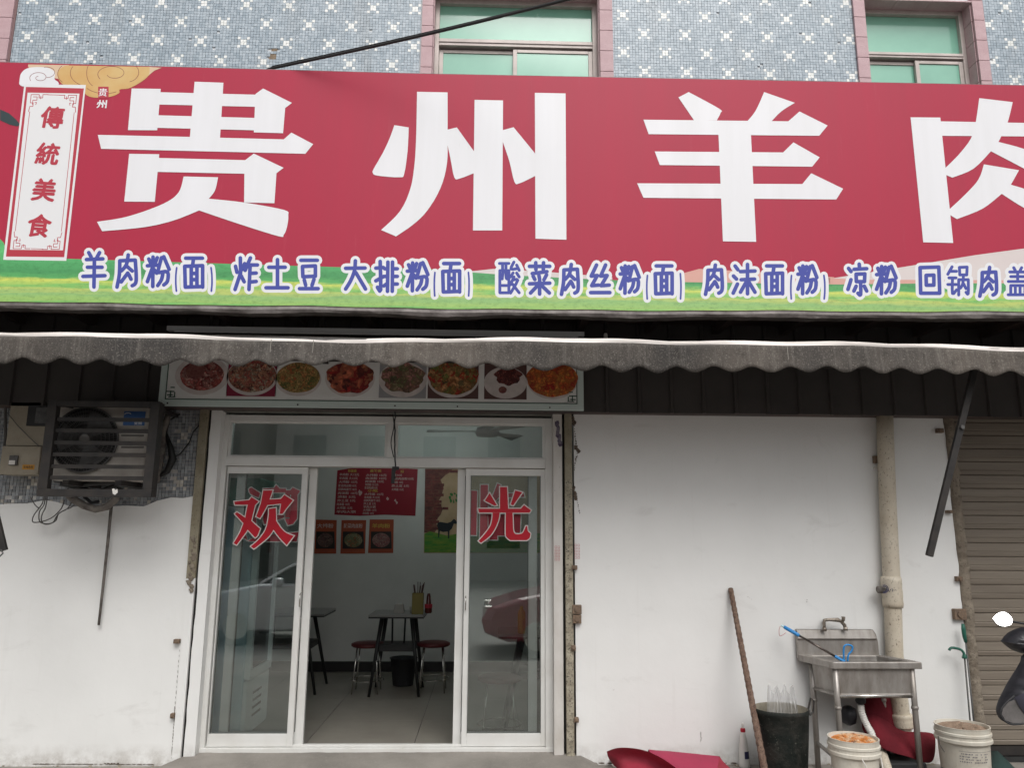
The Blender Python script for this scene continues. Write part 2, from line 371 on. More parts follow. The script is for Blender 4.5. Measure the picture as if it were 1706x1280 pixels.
POST_Y = M('menu_heading_print', (0.60, 0.40, 0.08), 0.6)
POST_B = M('dark_photo_print', (0.02, 0.015, 0.012), 0.5)
MUR_B = M('mural_sand_print', (0.62, 0.45, 0.28), 0.6, col2=(0.46, 0.30, 0.17), sc=5)
MUR_K = M('mural_brick_print', (0.24, 0.055, 0.045), 0.6, col2=(0.09, 0.025, 0.025), sc=18)
MUR_G = M('mural_grass_print', (0.06, 0.28, 0.04), 0.6, col2=(0.26, 0.36, 0.05), sc=12, stretch=(1, 1, 4))
GOAT = M('mural_goat_print', (0.015, 0.02, 0.028), 0.6)
LEAFP = M('mural_leaf_print', (0.03, 0.20, 0.04), 0.6)
FRIDGE = M('pale_blue_cooler', (0.62, 0.78, 0.86), 0.4)
FRIDGE_W = M('cooler_grille_white', (0.84, 0.87, 0.88), 0.4)
COOLG = M('cooler_green_header', (0.06, 0.30, 0.22), 0.4, col2=(0.20, 0.42, 0.36), sc=6)
MENU_W = M('menu_board_white', (0.78, 0.78, 0.76), 0.6, col2=(0.70, 0.70, 0.69), sc=3)
MENU_G = M('menu_board_green_line', (0.05, 0.11, 0.08), 0.6)
MENU_E = M('menu_board_edge', (0.60, 0.70, 0.67), 0.5)
LINTEL = M('grey_green_lintel', (0.20, 0.21, 0.19), 0.8, col2=(0.13, 0.12, 0.105), sc=9, col3=(0.26, 0.24, 0.22), sc3=40, amt3=(0.63, 0.72))
REDDEC = M('red_decal', (0.50, 0.004, 0.02), 0.4)
REDDEC_LIFT = M('brightened_red_decal', (0.80, 0.05, 0.09), 0.4); WDEC_LIFT = M('brightened_decal_edge', (0.90, 0.86, 0.84), 0.45)  # inner leaf decals: colours lifted to make up for dim light there
WDEC = M('decal_white_edge', (0.68, 0.62, 0.60), 0.45)
CARW = M('silver_car_paint', (0.62, 0.63, 0.65), 0.25, 0.4, coat=0.8)
CARR = M('red_car_paint', (0.34, 0.06, 0.085), 0.25, coat=0.8)
CARG = M('car_window_glass', (0.02, 0.022, 0.025), 0.05)
FACE = M('far_house_render', (0.28, 0.27, 0.25), 0.9, col2=(0.22, 0.21, 0.19), sc=0.8)
FACE2 = M('far_house_pale', (0.42, 0.41, 0.39), 0.9, col2=(0.35, 0.34, 0.32), sc=0.8)
FWIN = M('far_window_glass', (0.03, 0.04, 0.045), 0.1)

def glass_mat(name, tint, k=1.0, base=0.0):
    m = bpy.data.materials.new(name); m.use_nodes = True; t = m.node_tree; t.nodes.clear()
    o = N(t, 'ShaderNodeOutputMaterial'); mx = N(t, 'ShaderNodeMixShader'); tr = N(t, 'ShaderNodeBsdfTransparent'); gl = N(t, 'ShaderNodeBsdfGlossy')
    tr.inputs[0].default_value = (*tint, 1); gl.inputs['Roughness'].default_value = 0.0
    fr = N(t, 'ShaderNodeFresnel'); fr.inputs[0].default_value = 1.5
    mm = N(t, 'ShaderNodeMath', operation='MULTIPLY_ADD'); mm.inputs[1].default_value = k; mm.inputs[2].default_value = base
    t.links.new(fr.outputs[0], mm.inputs[0]); t.links.new(mm.outputs[0], mx.inputs[0])
    t.links.new(tr.outputs[0], mx.inputs[1]); t.links.new(gl.outputs[0], mx.inputs[2]); t.links.new(mx.outputs[0], o.inputs[0])
    return m
GLASS = glass_mat('door_glass', (0.93, 0.965, 0.955), 1.0, 0.105)
CLEARP = glass_mat('crumpled_film', (0.93, 0.93, 0.93), 1.5, 0.05)
_t = CLEARP.node_tree; _d = _t.nodes.new('ShaderNodeBsdfDiffuse'); _d.inputs[0].default_value = (.8, .8, .8, 1); _x = _t.nodes.new('ShaderNodeMixShader'); _x.inputs[0].default_value = 0.32
_o = [q for q in _t.nodes if q.type == 'OUTPUT_MATERIAL'][0]; _s = _o.inputs[0].links[0].from_socket; _t.links.new(_s, _x.inputs[1]); _t.links.new(_d.outputs[0], _x.inputs[2]); _t.links.new(_x.outputs[0], _o.inputs[0])

def mosaic_mat(name, c1, c2):
    m, t, b = nodes(name); b.inputs['Roughness'].default_value = 0.35
    a = N(t, 'ShaderNodeAttribute', attribute_name='tone')
    c = ramp(t, a.outputs['Fac'], [(0.0, c1), (1.0, c2)])
    c = mixc(t, ramp(t, noise(t, coords(t, (2.5, 1, 0.5)), 1.6, 6, 0.7), [(0.50, 0.0), (0.85, 0.5)]), c, (0.30, 0.29, 0.27))
    t.links.new(c, b.inputs['Base Color']); return m
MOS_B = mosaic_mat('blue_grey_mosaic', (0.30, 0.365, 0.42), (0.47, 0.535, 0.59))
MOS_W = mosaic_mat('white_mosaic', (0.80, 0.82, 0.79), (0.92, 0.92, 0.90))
MOS_D = mosaic_mat('shaded_blue_mosaic', (0.17, 0.18, 0.19), (0.36, 0.38, 0.40))  # lower wall copy of the tiles, its dimmer light put into the colour
MOS_E = mosaic_mat('shaded_white_mosaic', (0.45, 0.42, 0.37), (0.66, 0.63, 0.58))  # white motif tiles darkened the same way for the lower wall

def grass_mat():
    m, t, b = nodes('sign_meadow_print'); b.inputs['Roughness'].default_value = 0.45
    co = coords(t); sx = N(t, 'ShaderNodeSeparateXYZ'); t.links.new(co, sx.inputs[0])
    st = coords(t, (1.2, 1, 14)); n = noise(t, st, 2.2, 6, 0.7)
    ad = N(t, 'ShaderNodeMath', operation='MULTIPLY_ADD'); t.links.new(n, ad.inputs[0]); ad.inputs[1].default_value = 0.10; t.links.new(sx.outputs[2], ad.inputs[2])
    zb, zt = Z(850, 515, -0.85), Z(850, 440, -0.85)
    mr = N(t, 'ShaderNodeMapRange'); t.links.new(ad.outputs[0], mr.inputs[0]); mr.inputs[1].default_value = zb+0.03; mr.inputs[2].default_value = zt+0.08
    r = ramp(t, mr.outputs[0], [(0.0, (0.11, 0.38, 0.12)), (0.10, (0.30, 0.46, 0.14)), (0.22, (0.24, 0.42, 0.17)), (0.30, (0.46, 0.50, 0.15)),
        (0.36, (0.18, 0.44, 0.13)), (0.46, (0.56, 0.58, 0.13)), (0.52, (0.10, 0.36, 0.12)), (0.62, (0.06, 0.26, 0.10)), (1.0, (0.10, 0.42, 0.16))])
    f = noise(t, coords(t, (1, 1, 2.0)), 22, 8, 0.85)
    c = mixc(t, 0.7, r, ramp(t, f, [(0.36, (0.30, 0.42, 0.25)), (0.5, (0.8, 0.9, 0.7)), (0.64, (1.0, 1.0, 0.85))]), 'MULTIPLY')
    c = mixc(t, 0.25, c, r, 'ADD')
    t.links.new(c, b.inputs['Base Color']); return m
MEADOW = grass_mat()

def food_mat(name, cols, sc):
    m, t, b = nodes(name); b.inputs['Roughness'].default_value = 0.5
    v = N(t, 'ShaderNodeTexVoronoi'); v.inputs['Scale'].default_value = sc
    co = coords(t); nn = N(t, 'ShaderNodeTexNoise'); nn.inputs['Scale'].default_value = sc*0.7
    t.links.new(co, nn.inputs['Vector'])
    mx = mixc(t, 0.12, co, nn.outputs['Color'])
    t.links.new(mx, v.inputs['Vector'])
    sp = N(t, 'ShaderNodeSeparateColor'); t.links.new(v.outputs['Color'], sp.inputs[0])
    st = [(i/max(1, len(cols)-1), tuple(min(0.85, q*2.0) for q in c)) for i, c in enumerate(cols)]
    c = ramp(t, sp.outputs[0], st)
    dk = ramp(t, v.outputs['Distance'], [(0.0, 1.0), (0.55, 0.25)])
    t.links.new(mixc(t, 0.8, c, dk, 'MULTIPLY'), b.inputs['Base Color']); return m
# ------------------------------------------------------------------ ground, street
def z0(v): return v
b = MB(); b.box((-9, -4.2, -0.2), (9, 0.02, 0.0)); tag(b.build('pavement', CONC), kind='structure')
b = MB(); b.box((-60, -80, -0.6), (60, 8, -0.25)); tag(b.build('street', STREET), kind='structure')
# ramp of poured concrete in front of the door
YD = 0.10                                     # plane of the door frame
xl, xr = X(301, 1255, 301, 1255, 0), X(960, 1262, 960, 1262, 0)
SILLZ = Z(620, 1250, YD)
b = MB()
rows = []
for j, (yy, hh) in enumerate([(-0.75, 0.0), (-0.42, 0.03), (-0.16, SILLZ*0.62), (-0.02, SILLZ*0.86), (0.22, SILLZ-0.004)]):
    r = []
    for i in range(25):
        f = i/24; x = xl-0.12+(xr-xl+0.28)*f
        e = min(1, min(f, 1-f)*(7+j*5)); r.append((x, yy, max(0.001, hh*e + random.uniform(-.003, .003)*(0 < i < 24))))
    rows.append(r)
b.sheet(rows); tag(b.build('doorstep_ramp', CONC, smooth=True, fix=False), kind='structure')

# ------------------------------------------------------------------ the shop building
BLD = thing('shop_building', 'two storey shop building with mosaic tiled upper wall and white painted ground floor', 'building', (0, 0, 0))
DXL, DXR = X(322, 900, 306, 1200, 0), P(957, 900, 0).x          # wall opening for the door
DZT = Z(640, 672, 0)
SXL = X(1589, 695, 1630, 1120, 0)                                # shutter opening, left edge
SXR = SXL+3.0
UZ = 3.3
b = MB()                                                         # structural wall (behind finishes)
b.box((-7, 0.004, -0.2), (DXL, 0.25, UZ)); b.box((DXL, 0.004, DZT), (DXR, 0.25, UZ)); b.box((DXR, 0.004, -0.2), (SXL-0.07, 0.25, UZ))
b.box((SXL-0.07, 0.004, 2.62), (SXR, 0.25, UZ)); b.box((SXR, 0.004, -0.2), (9, 0.25, UZ))
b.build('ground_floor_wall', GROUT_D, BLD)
# plaster finish: left with ragged top edge, right
yp = -0.014
top = [(0, 842), (20, 840), (45, 840), (75, 834), (95, 838), (120, 846), (150, 843), (175, 846), (205, 843), (240, 845), (262, 834), (285, 829), (305, 831), (330, 826)]
pts = [Vector((-7, yp, -0.05)), Vector((-7, yp, P(0, 838, yp).z))] + [P(u, v+random.uniform(-1, 1), yp) for u, v in top]
ex = P(330, 826, yp); pts.append(Vector((DXL, yp, ex.z))); pts.append(Vector((DXL, yp, -0.05)))
b = MB(); b.slab(list(reversed(pts)), 0.018); b.build('painted_plaster', W_PLASTER, BLD)
b = MB(); xe = SXL-0.085
ed = [(xe+random.uniform(-.006, .006), 2.7-k*0.12) for k in range(23)]
pts = [Vector((DXR, yp, -0.05)), Vector((DXR, yp, 2.75))] + [Vector((x, yp, z)) for x, z in ed] + [Vector((xe, yp, -0.05))]
b.slab(pts, 0.018); b.build('painted_plaster', W_PLASTER, BLD)
b = MB(); b.box((SXR, -0.014, -.05), (9, 0.0, 3)); b.build('painted_plaster', W_PLASTER, BLD)
# rough cement jamb beside shutter
b = MB(); rows = []
for k in range(46):
    z = 2.66*(k/45); r = []
    for j, (dx, y) in enumerate([(-0.088, 0.0), (-0.082, -0.022), (-0.045, -0.032), (-0.01, -0.022), (0.0, 0.02), (0.0, 0.14)]):
        r.append((SXL+dx+random.uniform(-.008, .008), y+random.uniform(-.008, .006), z))
    rows.append(r)
b.sheet(rows); b.build('rough_jamb', ROUGHJ, BLD, smooth=True, fix=False)

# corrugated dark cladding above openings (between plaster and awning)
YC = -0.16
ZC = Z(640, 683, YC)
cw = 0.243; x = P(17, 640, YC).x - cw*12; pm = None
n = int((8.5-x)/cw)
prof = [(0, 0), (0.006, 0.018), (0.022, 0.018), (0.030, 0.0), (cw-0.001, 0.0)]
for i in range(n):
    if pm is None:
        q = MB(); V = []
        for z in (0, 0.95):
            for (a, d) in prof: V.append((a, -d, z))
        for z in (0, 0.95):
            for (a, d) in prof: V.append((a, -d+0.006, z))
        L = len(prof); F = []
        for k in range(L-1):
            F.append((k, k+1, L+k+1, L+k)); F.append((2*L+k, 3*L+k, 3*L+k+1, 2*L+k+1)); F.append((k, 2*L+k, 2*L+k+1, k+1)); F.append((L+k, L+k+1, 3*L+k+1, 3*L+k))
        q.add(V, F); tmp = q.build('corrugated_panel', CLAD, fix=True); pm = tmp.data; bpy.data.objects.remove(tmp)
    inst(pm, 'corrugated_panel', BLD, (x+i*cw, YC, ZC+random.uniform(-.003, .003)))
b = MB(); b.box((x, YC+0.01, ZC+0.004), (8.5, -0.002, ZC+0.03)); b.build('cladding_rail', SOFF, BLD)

# lintel over the door
b = MB(); b.box((DXL, 0.02, DZT-0.075), (DXR, 0.2, DZT+0.1)); b.build('door_lintel', LINTEL, BLD)
# left: khaki shutter guide, crack, plaster pier
def xrow(u, v): return P(u, v, 0).x
kx0, kx1 = X(327, 760, 313, 955, -0.02), X(342.5, 760, 326, 955, -0.02)
zk = Z(318, 964, -0.02)
px1 = X(361, 800, 329, 1220, 0)
b = MB(); b.box((kx0, -0.035, zk), (kx1, 0.03, DZT+0.04)); b.build('shutter_guide_rail', KHAKI, BLD, bevel=0.003)
b = MB(); b.box((kx0+0.004, -0.028, 0.0), (kx1, 0.03, zk)); b.build('shutter_guide_rail', W_PLASTER, BLD, label='lower length of guide rail painted white')
b = MB()
for k in range(14):
    z = zk+0.28-k*0.028
    c = (kx0+random.uniform(0.015, 0.055), -0.036, z); r_ = random.uniform(.010, .022)
    b.lathe(c, [(r_, 0.0), (r_*0.8, -0.004), (r_*0.2, -0.006)], n=7, wob=0.2, ax='y')
b.build('cement_crumbs', ROUGHJ, BLD)
b = MB(); b.box((kx1, -0.004, 0.03), (kx1+0.014, 0.03, DZT)); b.build('wall_crack', BLACK, BLD)
b = MB()
e = [kx1+0.014]*1
lft = [(kx1+0.012+random.uniform(0, .007), 0.0+0.05+k*0.08) for k in range(30) if 0.05+k*0.08 < DZT-0.01]
pts = [Vector((x, -0.012, z)) for x, z in lft]
pts = [Vector((px1, -0.012, 0.05)), Vector((px1, -0.012, DZT-0.02)), Vector((kx1+0.015, -0.012, DZT-0.02))] + [p for p in reversed(pts)]
b.slab(pts, 0.16); b.build('plaster_pier', W_PLASTER, BLD)
# right: old painted channel, dark slot, speckled guide
rx0, rx1 = P(922, 950, 0).x, P(937.5, 950, 0).x
gx0, gx1 = P(941.5, 950, 0).x, P(954, 950, 0).x
b = MB(); b.box((rx0, -0.012, 0.03), (rx1, 0.14, DZT-0.02)); b.build('shutter_channel', W_PAINT2, BLD, bevel=0.003)
b = MB(); b.box((rx1, 0.02, 0.02), (gx0, 0.14, DZT)); b.build('wall_crack', BLACK, BLD)
b = MB(); b.box((gx0, -0.03, 0.03), (gx1, 0.05, Z(945, 800, 0))); b.build('shutter_guide_rail', SPECKLE, BLD, bevel=0.003)
b = MB(); b.box((gx0, -0.03, Z(945, 800, 0)), (gx1, 0.05, DZT+0.02)); b.build('shutter_guide_rail', KHAKI, BLD, bevel=0.003)
# torn posters, chips and hinge stubs along both jambs
STUB = M('rusty_hinge', (0.22, 0.15, 0.10), 0.9, col2=(0.12, 0.09, 0.07), sc=50, bump=0.004, bsc=70)
for (u, v, w_, h_) in [(961, 1016, 15, 15), (961, 1032, 14, 14), (957, 946, 9, 7), (955, 1080, 8, 9), (960, 1200, 8, 8), (295, 1069, 10, 7), (288, 1193, 7, 8), (1597, 965, 9, 8), (1598, 1024, 18, 18), (1565, 718, 10, 7), (1581, 853, 9, 5), (1458, 766, 5, 12)]:
    a = P(u-w_/2, v+h_/2, -0.03); c = P(u+w_/2, v-h_/2, -0.03)
    b = MB(); b.box((a.x, -0.05, a.z), (c.x, -0.012, c.z)); b.lathe(((a.x+c.x)/2, -0.055, (a.z+c.z)/2), [(0.3*(c.x-a.x), -0.004), (0.28*(c.x-a.x), 0.008)], n=8, wob=0.2, ax='y')
    b.build('hinge_stub', STUB, BLD, bevel=0.003)
def ragged(u0, v0, u1, v1, n, wd, y, mb, sx_=1.0, sy_=1.5):
    for i in range(n):
        f = i/(n-1) if n > 1 else 0; u = u0+(u1-u0)*f+random.uniform(-.8, .8)*min(2, wd*0.5); v = v0+(v1-v0)*f
        r1 = random.uniform(0.4, 1)*wd; pts = []
        for k in range(7):
            a = 2*math.pi*k/7; rr = r1*random.uniform(0.5, 1.1); pts.append(P(u+sx_*rr*math.cos(a), v-sy_*rr*math.sin(a), y-0.0002*i))
        mb.slab(pts, 0.002)
PEEL = M('bare_wall_under_paint', (0.06, 0.045, 0.035), 0.95, col2=(0.16, 0.12, 0.09), sc=60)
b = MB()
ragged(955, 697, 956, 708, 6, 4.0, yp-0.003, b); ragged(957, 715, 962, 760, 12, 1.6, yp-0.003, b); ragged(958, 745, 963, 752, 5, 4, yp-0.003, b)
ragged(960, 762, 957, 783, 7, 1.8, yp-0.003, b); ragged(956, 812, 958, 830, 7, 4.0, yp-0.003, b); ragged(961, 832, 966, 855, 8, 1.4, yp-0.003, b)
b.build('paint_chips', PEEL, BLD)
b = MB(); ragged(299, 1085, 291, 1180, 12, 0.5, yp-0.003, b, 1, 9); ragged(291, 1180, 286, 1264, 16, 0.8, yp-0.003, b, 1, 6); ragged(60, 1274, 250, 1274.5, 22, 0.9, yp-0.003, b, 9, 1); ragged(175, 1273, 196, 1273, 5, 1.6, yp-0.0035, b, 3, 1)
ragged(965, 1272.5, 1235, 1272.5, 22, 1.3, yp-0.003, b, 5, 1); ragged(962, 1272, 975, 1273, 4, 2.5, yp-0.0035, b)
b.build('paint_chips', PEEL, BLD)
b = MB(); SMU = M('grey_smudge', (0.42, 0.41, 0.40), 0.9, col2=(0.60, 0.59, 0.57), sc=40)
ragged(1167, 1222, 1168, 1234, 5, 1.6, yp-0.003, b, 1, 2.5); ragged(1023, 1150, 1022, 1151, 2, 0.9, yp-0.003, b); ragged(1246, 995, 1252, 999, 3, 0.9, yp-0.003, b); ragged(1345, 1000, 1344, 1003, 2, 1, yp-0.003, b)
b.build('wall_smudge', SMU, BLD)
b = MB(); ragged(928, 706, 932, 738, 10, 5, -0.014, b); b.build('torn_poster', M('torn_violet_poster', (0.05, 0.03, 0.07), 0.8, col2=(0.22, 0.2, 0.24), sc=50), BLD)
b = MB()
for (u, v) in ((929, 921), (962, 918)):
    for k in range(5):
        for j in range(2): text(b, '口', P(u-3+j*5, v-9+k*5.2, -0.017), 0.016)
b.build('red_stamp_print', M('red_stamp_ink', (0.45, 0.03, 0.05), 0.7), BLD)

# ------------------------------------------------------------------ upper wall
ux0 = P(22, 40, 0).x; ux1 = 8.0; uz0 = 3.3; uz1 = 7.0
def zz(u, v): return P(u, v, 0).z
W1 = dict(x0=X(722, 30, 720, 110, 0), x1=X(997.5, 30, 1000, 110, 0), top=zz(860, -14))
W2 = dict(x0=X(1443, 60, 1447, 130, 0), x1=X(1617, 5, 1629, 130, 0), top=zz(1520, 2))
wl = X(705, 20, 700, 115, 0), X(1019.8, 20, 1020.7, 115, 0)
wr = X(1418, 10, 1429.5, 128, 0), X(1632.5, 5, 1650, 138, 0)
def upwall():
    b = MB()
    segs = [(ux0, W1['x0']), (W1['x1'], W2['x0']), (W2['x1'], ux1)]
    for a, c in segs: b.box((a, 0.006, uz0), (c, 0.25, uz1))
    for w_ in (W1, W2): b.box((w_['x0'], 0.006, w_['top']), (w_['x1'], 0.25, uz1)); b.box((w_['x0'], 0.006, uz0), (w_['x1'], 0.25, 3.9))
    b.build('upper_wall', GROUT, BLD)
upwall()
T = 0.0252
def mosaic(name, x0, x1, zb, zt, skip, ox, oz, mats, lift=0.0, g=0.0023):
    V, F, MI, TN = [], [], [], []
    nx0 = int(math.ceil((x0-ox)/T)); nx1 = int(math.floor((x1-ox)/T)); nz0 = int(math.ceil((zb-oz)/T)); nz1 = int(math.floor((zt-oz)/T))
    rnd = random.Random(3)
    for i in range(nx0, nx1):
        for k in range(nz0, nz1):
            xa, za = ox+i*T, oz+k*T
            if skip(xa+T/2, za+T/2): continue
            wt = False
            for (di, dk) in ((0, 0), (7, 7)):
                a = (i+di) % 14; c = (k+dk) % 14
                if (a in (5, 6) and c in (5, 6)) or (a in (4, 7) and c in (4, 7)): wt = True
            y = -0.0035-rnd.random()*0.0012+lift; jx, jz = rnd.uniform(-.0006, .0006), rnd.uniform(-.0006, .0006)
            a0, a1, b0, b1 = xa+g/2+jx, xa+T-g/2+jx, za+g/2+jz, za+T-g/2+jz; s = len(V)
            V += [(a0, y, b0), (a1, y, b0), (a1, y, b1), (a0, y, b1), (a0, 0.006, b0), (a1, 0.006, b0), (a1, 0.006, b1), (a0, 0.006, b1)]
            F += [(s, s+1, s+2, s+3), (s+4, s+5, s+1, s), (s+5, s+6, s+2, s+1), (s+6, s+7, s+3, s+2), (s+7, s+4, s, s+3)]
            MI += [1 if wt else 0]*5; TN += [rnd.random()]*5
    me = bpy.data.meshes.new(name); me.from_pydata(V, [], F); me.update()
    for q in mats: me.materials.append(q)
    me.polygons.foreach_set('material_index', MI)
    at = me.attributes.new('tone', 'FLOAT', 'FACE'); at.data.foreach_set('value', TN)
    o = bpy.data.objects.new(name, me); COL.objects.link(o); o.parent = BLD; o['kind'] = 'stuff'
    return o
hc = P(455, 91, 0)
mo = P(1037.5, 24.5, 0)        # a motif centre of the photograph fixes the lattice
OX, OZ = mo.x-6*T, mo.z-6*T
def skip_up(x, z):
    if wl[0]-0.001 < x < wl[1]+0.001: return True
    if wr[0]-0.001 < x < wr[1]+0.001: return True
    if abs(x-hc.x) < 0.022+0.02*math.sin(z*90) and abs(z-hc.z) < 0.065: return True
    h = (math.sin(x*1271.3+z*377.7)*43758.5) % 1
    return h < 0.002
mosaic('mosaic_tiles', ux0, 6.2, zz(850, 150), 6.35, skip_up, OX, OZ, [MOS_B, MOS_W])
def skip_lo(x, z):
    h = (math.sin(x*171.3+z*377.7)*43758.5) % 1
    return h < 0.03
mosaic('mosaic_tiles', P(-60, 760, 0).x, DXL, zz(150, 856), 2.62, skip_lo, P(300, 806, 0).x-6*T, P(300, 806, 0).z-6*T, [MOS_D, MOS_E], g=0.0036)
b = MB(); pts = [Vector((hc.x+dx, -0.001, hc.z+dz)) for dx, dz in ((-.03, -.06), (.01, -.07), (.03, -.02), (.02, .02), (.035, .06), (-.01, .07), (-.02, .02), (-.035, 0))]
b.slab(list(pts), 0.006); b.build('bare_patch', HOLE, BLD)

# pink stone corner and window surrounds
def col_tiles(parent, x0, x1, zs, y0, y1, name='stone_tile', side=None):
    b = MB(); h = zs[1]-zs[0]
    b.box((0, 0, 0.003), (x1-x0, y1-y0, h-0.003)); t_ = b.build(name, PINK, bevel=0.0); me = t_.data; bpy.data.objects.remove(t_)
    for z in zs[:-1]: inst(me, name, parent, (x0, y0, z))
HT = zz(1010, 20)-zz(1010, 53.6)
zj = zz(1010, 53.6)
zs = [zj+HT*k for k in range(-4, 9)]
cx0, cx1 = X(4.7, 0, -17, 103, 0), ux0+0.003
b = MB(); b.box((cx0+0.004, -0.012, 3.4), (ux0+0.02, 0.25, 7)); b.build('corner_backing', GROUT_P, BLD)
zc = zz(10, 32); col_tiles(BLD, cx0, cx1, [zc+HT*k for k in range(-5, 8)], -0.03, -0.010)

def window(Wd, outer, ym, mids, mull):
    wn = MB(); x0, x1, zt = Wd['x0'], Wd['x1'], Wd['top']; y = 0.13; fb = 3.95
    fw = 0.045
    zm0, zm1 = mids
    wn.box((x0, y-0.03, fb), (x0+fw, y+0.04, zt)); wn.box((x1-fw, y-0.03, fb), (x1, y+0.04, zt)); wn.box((x0+fw, y-0.03, zt-0.05), (x1-fw, y+0.04, zt))
    wn.box((x0+fw, y-0.032, zm0), (x1-fw, y+0.04, zm1)); wn.box((x0+fw, y-0.04, (zm0+zm1)/2-0.006), (x1-fw, y-0.034, (zm0+zm1)/2+0.006))
    o = wn.build('window', ALU, BLD, bevel=0.004); WL[o.name] = Vector()
    s = MB(); xm = mull; zl = zm0-0.045
    # two sliding sashes
    for (a, c, yy) in ((x0+fw, xm+0.018, y+0.022), (xm-0.022, x1-fw, y-0.006)):
        s = MB(); s.box((a, yy-0.012, fb), (a+0.036, yy+0.012, zl+0.03)); s.box((c-0.036, yy-0.012, fb), (c, yy+0.012, zl+0.03)); s.box((a+0.036, yy-0.012, zl), (c-0.036, yy+0.012, zl+0.03))
        s.build('sash', ALU, o, bevel=0.003)
        s = MB(); s.box((a+0.036, yy-0.003, fb), (c-0.036, yy+0.003, zl)); s.build('pane', GREENG, o)
    s = MB(); s.box((x0+fw, y+0.01, zm1), (x1-fw, y+0.016, zt-0.05)); s.build('pane', GREENG, o)
    s = MB(); s.box((x0, y+0.05, fb), (x1, y+0.06, zt)); s.build('backing', BLACK, o)
    # stone surround: face columns and returns
    s = MB(); s.box((outer[0]+0.004, -0.010, 3.6), (x0-0.006, 0.006, 6.6)); s.box((x1+0.006, -0.010, 3.6), (outer[1]-0.004, 0.006, 6.6))
    s.box((x0, -0.008, 3.96), (x0+0.003, y-0.032, zt-0.001)); s.box((x1-0.003, -0.008, 3.96), (x1, y-0.032, zt-0.001))
    s.build('joint_bed', GROUT_P, o)
    for (a, c) in ((outer[0], x0), (x1, outer[1])): col_tiles(o, a, c, zs, -0.03, -0.009)
    for (a, c) in ((x0+0.0035, x0+0.010), (x1-0.010, x1-0.0035)): col_tiles(o, a, c, zs, -0.008, y-0.033)
    b_ = MB(); b_.box((0, 0, 0), (0.297, 0.19, 0.012)); t_ = b_.build('t', PINK); me = t_.data; bpy.data.objects.remove(t_)
    k = x0
    while k < x1-0.02:
        q = inst(me, 'stone_tile', o, (k, -0.028, zt-0.013)); q.scale.x = min(1, (x1-k)/0.3); k += 0.3
    return o
window(W1, wl, 0, (zz(860, 65.5), zz(860, 54)), X(859, 66, 858, 125, 0.17))
window(W2, wr, 0, (zz(1520, 84), zz(1520, 75)), X(1522, 90, 1524, 136, 0.17))
# rear mass of the building, kept behind the windows
b = MB(); b.box((cx0+0.01, 0.26, 3.35), (8, 6, 7.0)); b.build('upper_storey_block', FACE2, BLD)

# ------------------------------------------------------------------ shutter on the right
SH = thing('roller_shutter', 'brown weathered metal roller shutter pulled down at the right end of the white wall', 'roller shutter', (SXL, 0.14, 0.05))
ph = (Z(1640, 705, 0.14)-Z(1640, 815, 0.14))/5.0
b = MB(); V = []; prof = [(0, 0.010), (0.003, 0.0), (0.006, -0.002), (ph*0.30, -0.005), (ph*0.36, -0.0015), (ph*0.42, -0.005), (ph-0.006, -0.003), (ph-0.003, 0.0), (ph, 0.010)]
for x in (0, SXR-SXL):
    for (z, y) in prof: V.append((x, y, z))
L = len(prof); b.add(V, [(k, L+k, L+k+1, k+1) for k in range(L-1)])
t_ = b.build('slat', SHUT, fix=False, smooth=False); me = t_.data; bpy.data.objects.remove(t_)
ztop = Z(1640, 690, 0.14)+0.1; k = 0; zf = 0.085
while zf+k*ph < 2.75:
    inst(me, 'slat', SH, (SXL, 0.14+random.uniform(-.0015, .0015), zf+k*ph), rot=(random.uniform(-.02, .02), 0, 0)); k += 1
b = MB(); b.box((SXL, 0.12, 0.02), (SXR, 0.15, zf-0.004)); b.build('bottom_bar', STEEL_D, SH)
b = MB(); b.box((SXL-0.02, 0.17, 0), (SXR, 0.2, 2.8)); b.build('backing', BLACK, SH)
# ------------------------------------------------------------------ shop sign
YS = -0.85
sz0 = (P(0, 503, YS).z + P(900, 516.5, YS).z + P(1706, 520, YS).z)/3
sxl, sxr = -6.2, 7.6
SG = thing('shop_sign', 'long red shop sign with huge white characters above a green strip of blue lettering', 'sign', (0.5, YS, sz0))
def zt_at(u, v): return P(u, v, YS).z
za, zb_, zc_ = P(7, 103.5, YS), P(700, 122.5, YS), P(1651, 141, YS)
def sign_top(x):
    if x < zb_.x: return zb_.z+(za.z-zb_.z)*(x-zb_.x)/(za.x-zb_.x)
    return zb_.z+(zc_.z-zb_.z)*(x-zb_.x)/(zc_.x-zb_.x)
ba, bb, bc = P(0, 503, YS), P(900, 516.5, YS), P(1706, 520, YS)
def sign_bot(x):
    wv = 0.0035*math.sin(x*4.1)+0.002*math.sin(x*9.7+1)
    if x < bb.x: return wv+bb.z+(ba.z-bb.z)*(x-bb.x)/(ba.x-bb.x)
    return wv+bb.z+(bc.z-bb.z)*(x-bb.x)/(bc.x-bb.x)
# box frame behind the print
b = MB(); xs = [sxl+(sxr-sxl)*k/150 for k in range(151)]
front = [Vector((x, YS+0.004, sign_bot(x)-0.002)) for x in xs]+[Vector((x, YS+0.004, sign_top(x)+0.006)) for x in reversed(xs)]
b.slab(front, 0.12); b.build('sign_box', METAL_D, SG)
b = MB()
pts = [Vector((x, YS, sign_bot(x))) for x in xs]+[Vector((x, YS, sign_top(x))) for x in reversed(xs)]
b.flat(pts); b.build('red_face', RED, SG, fix=False)
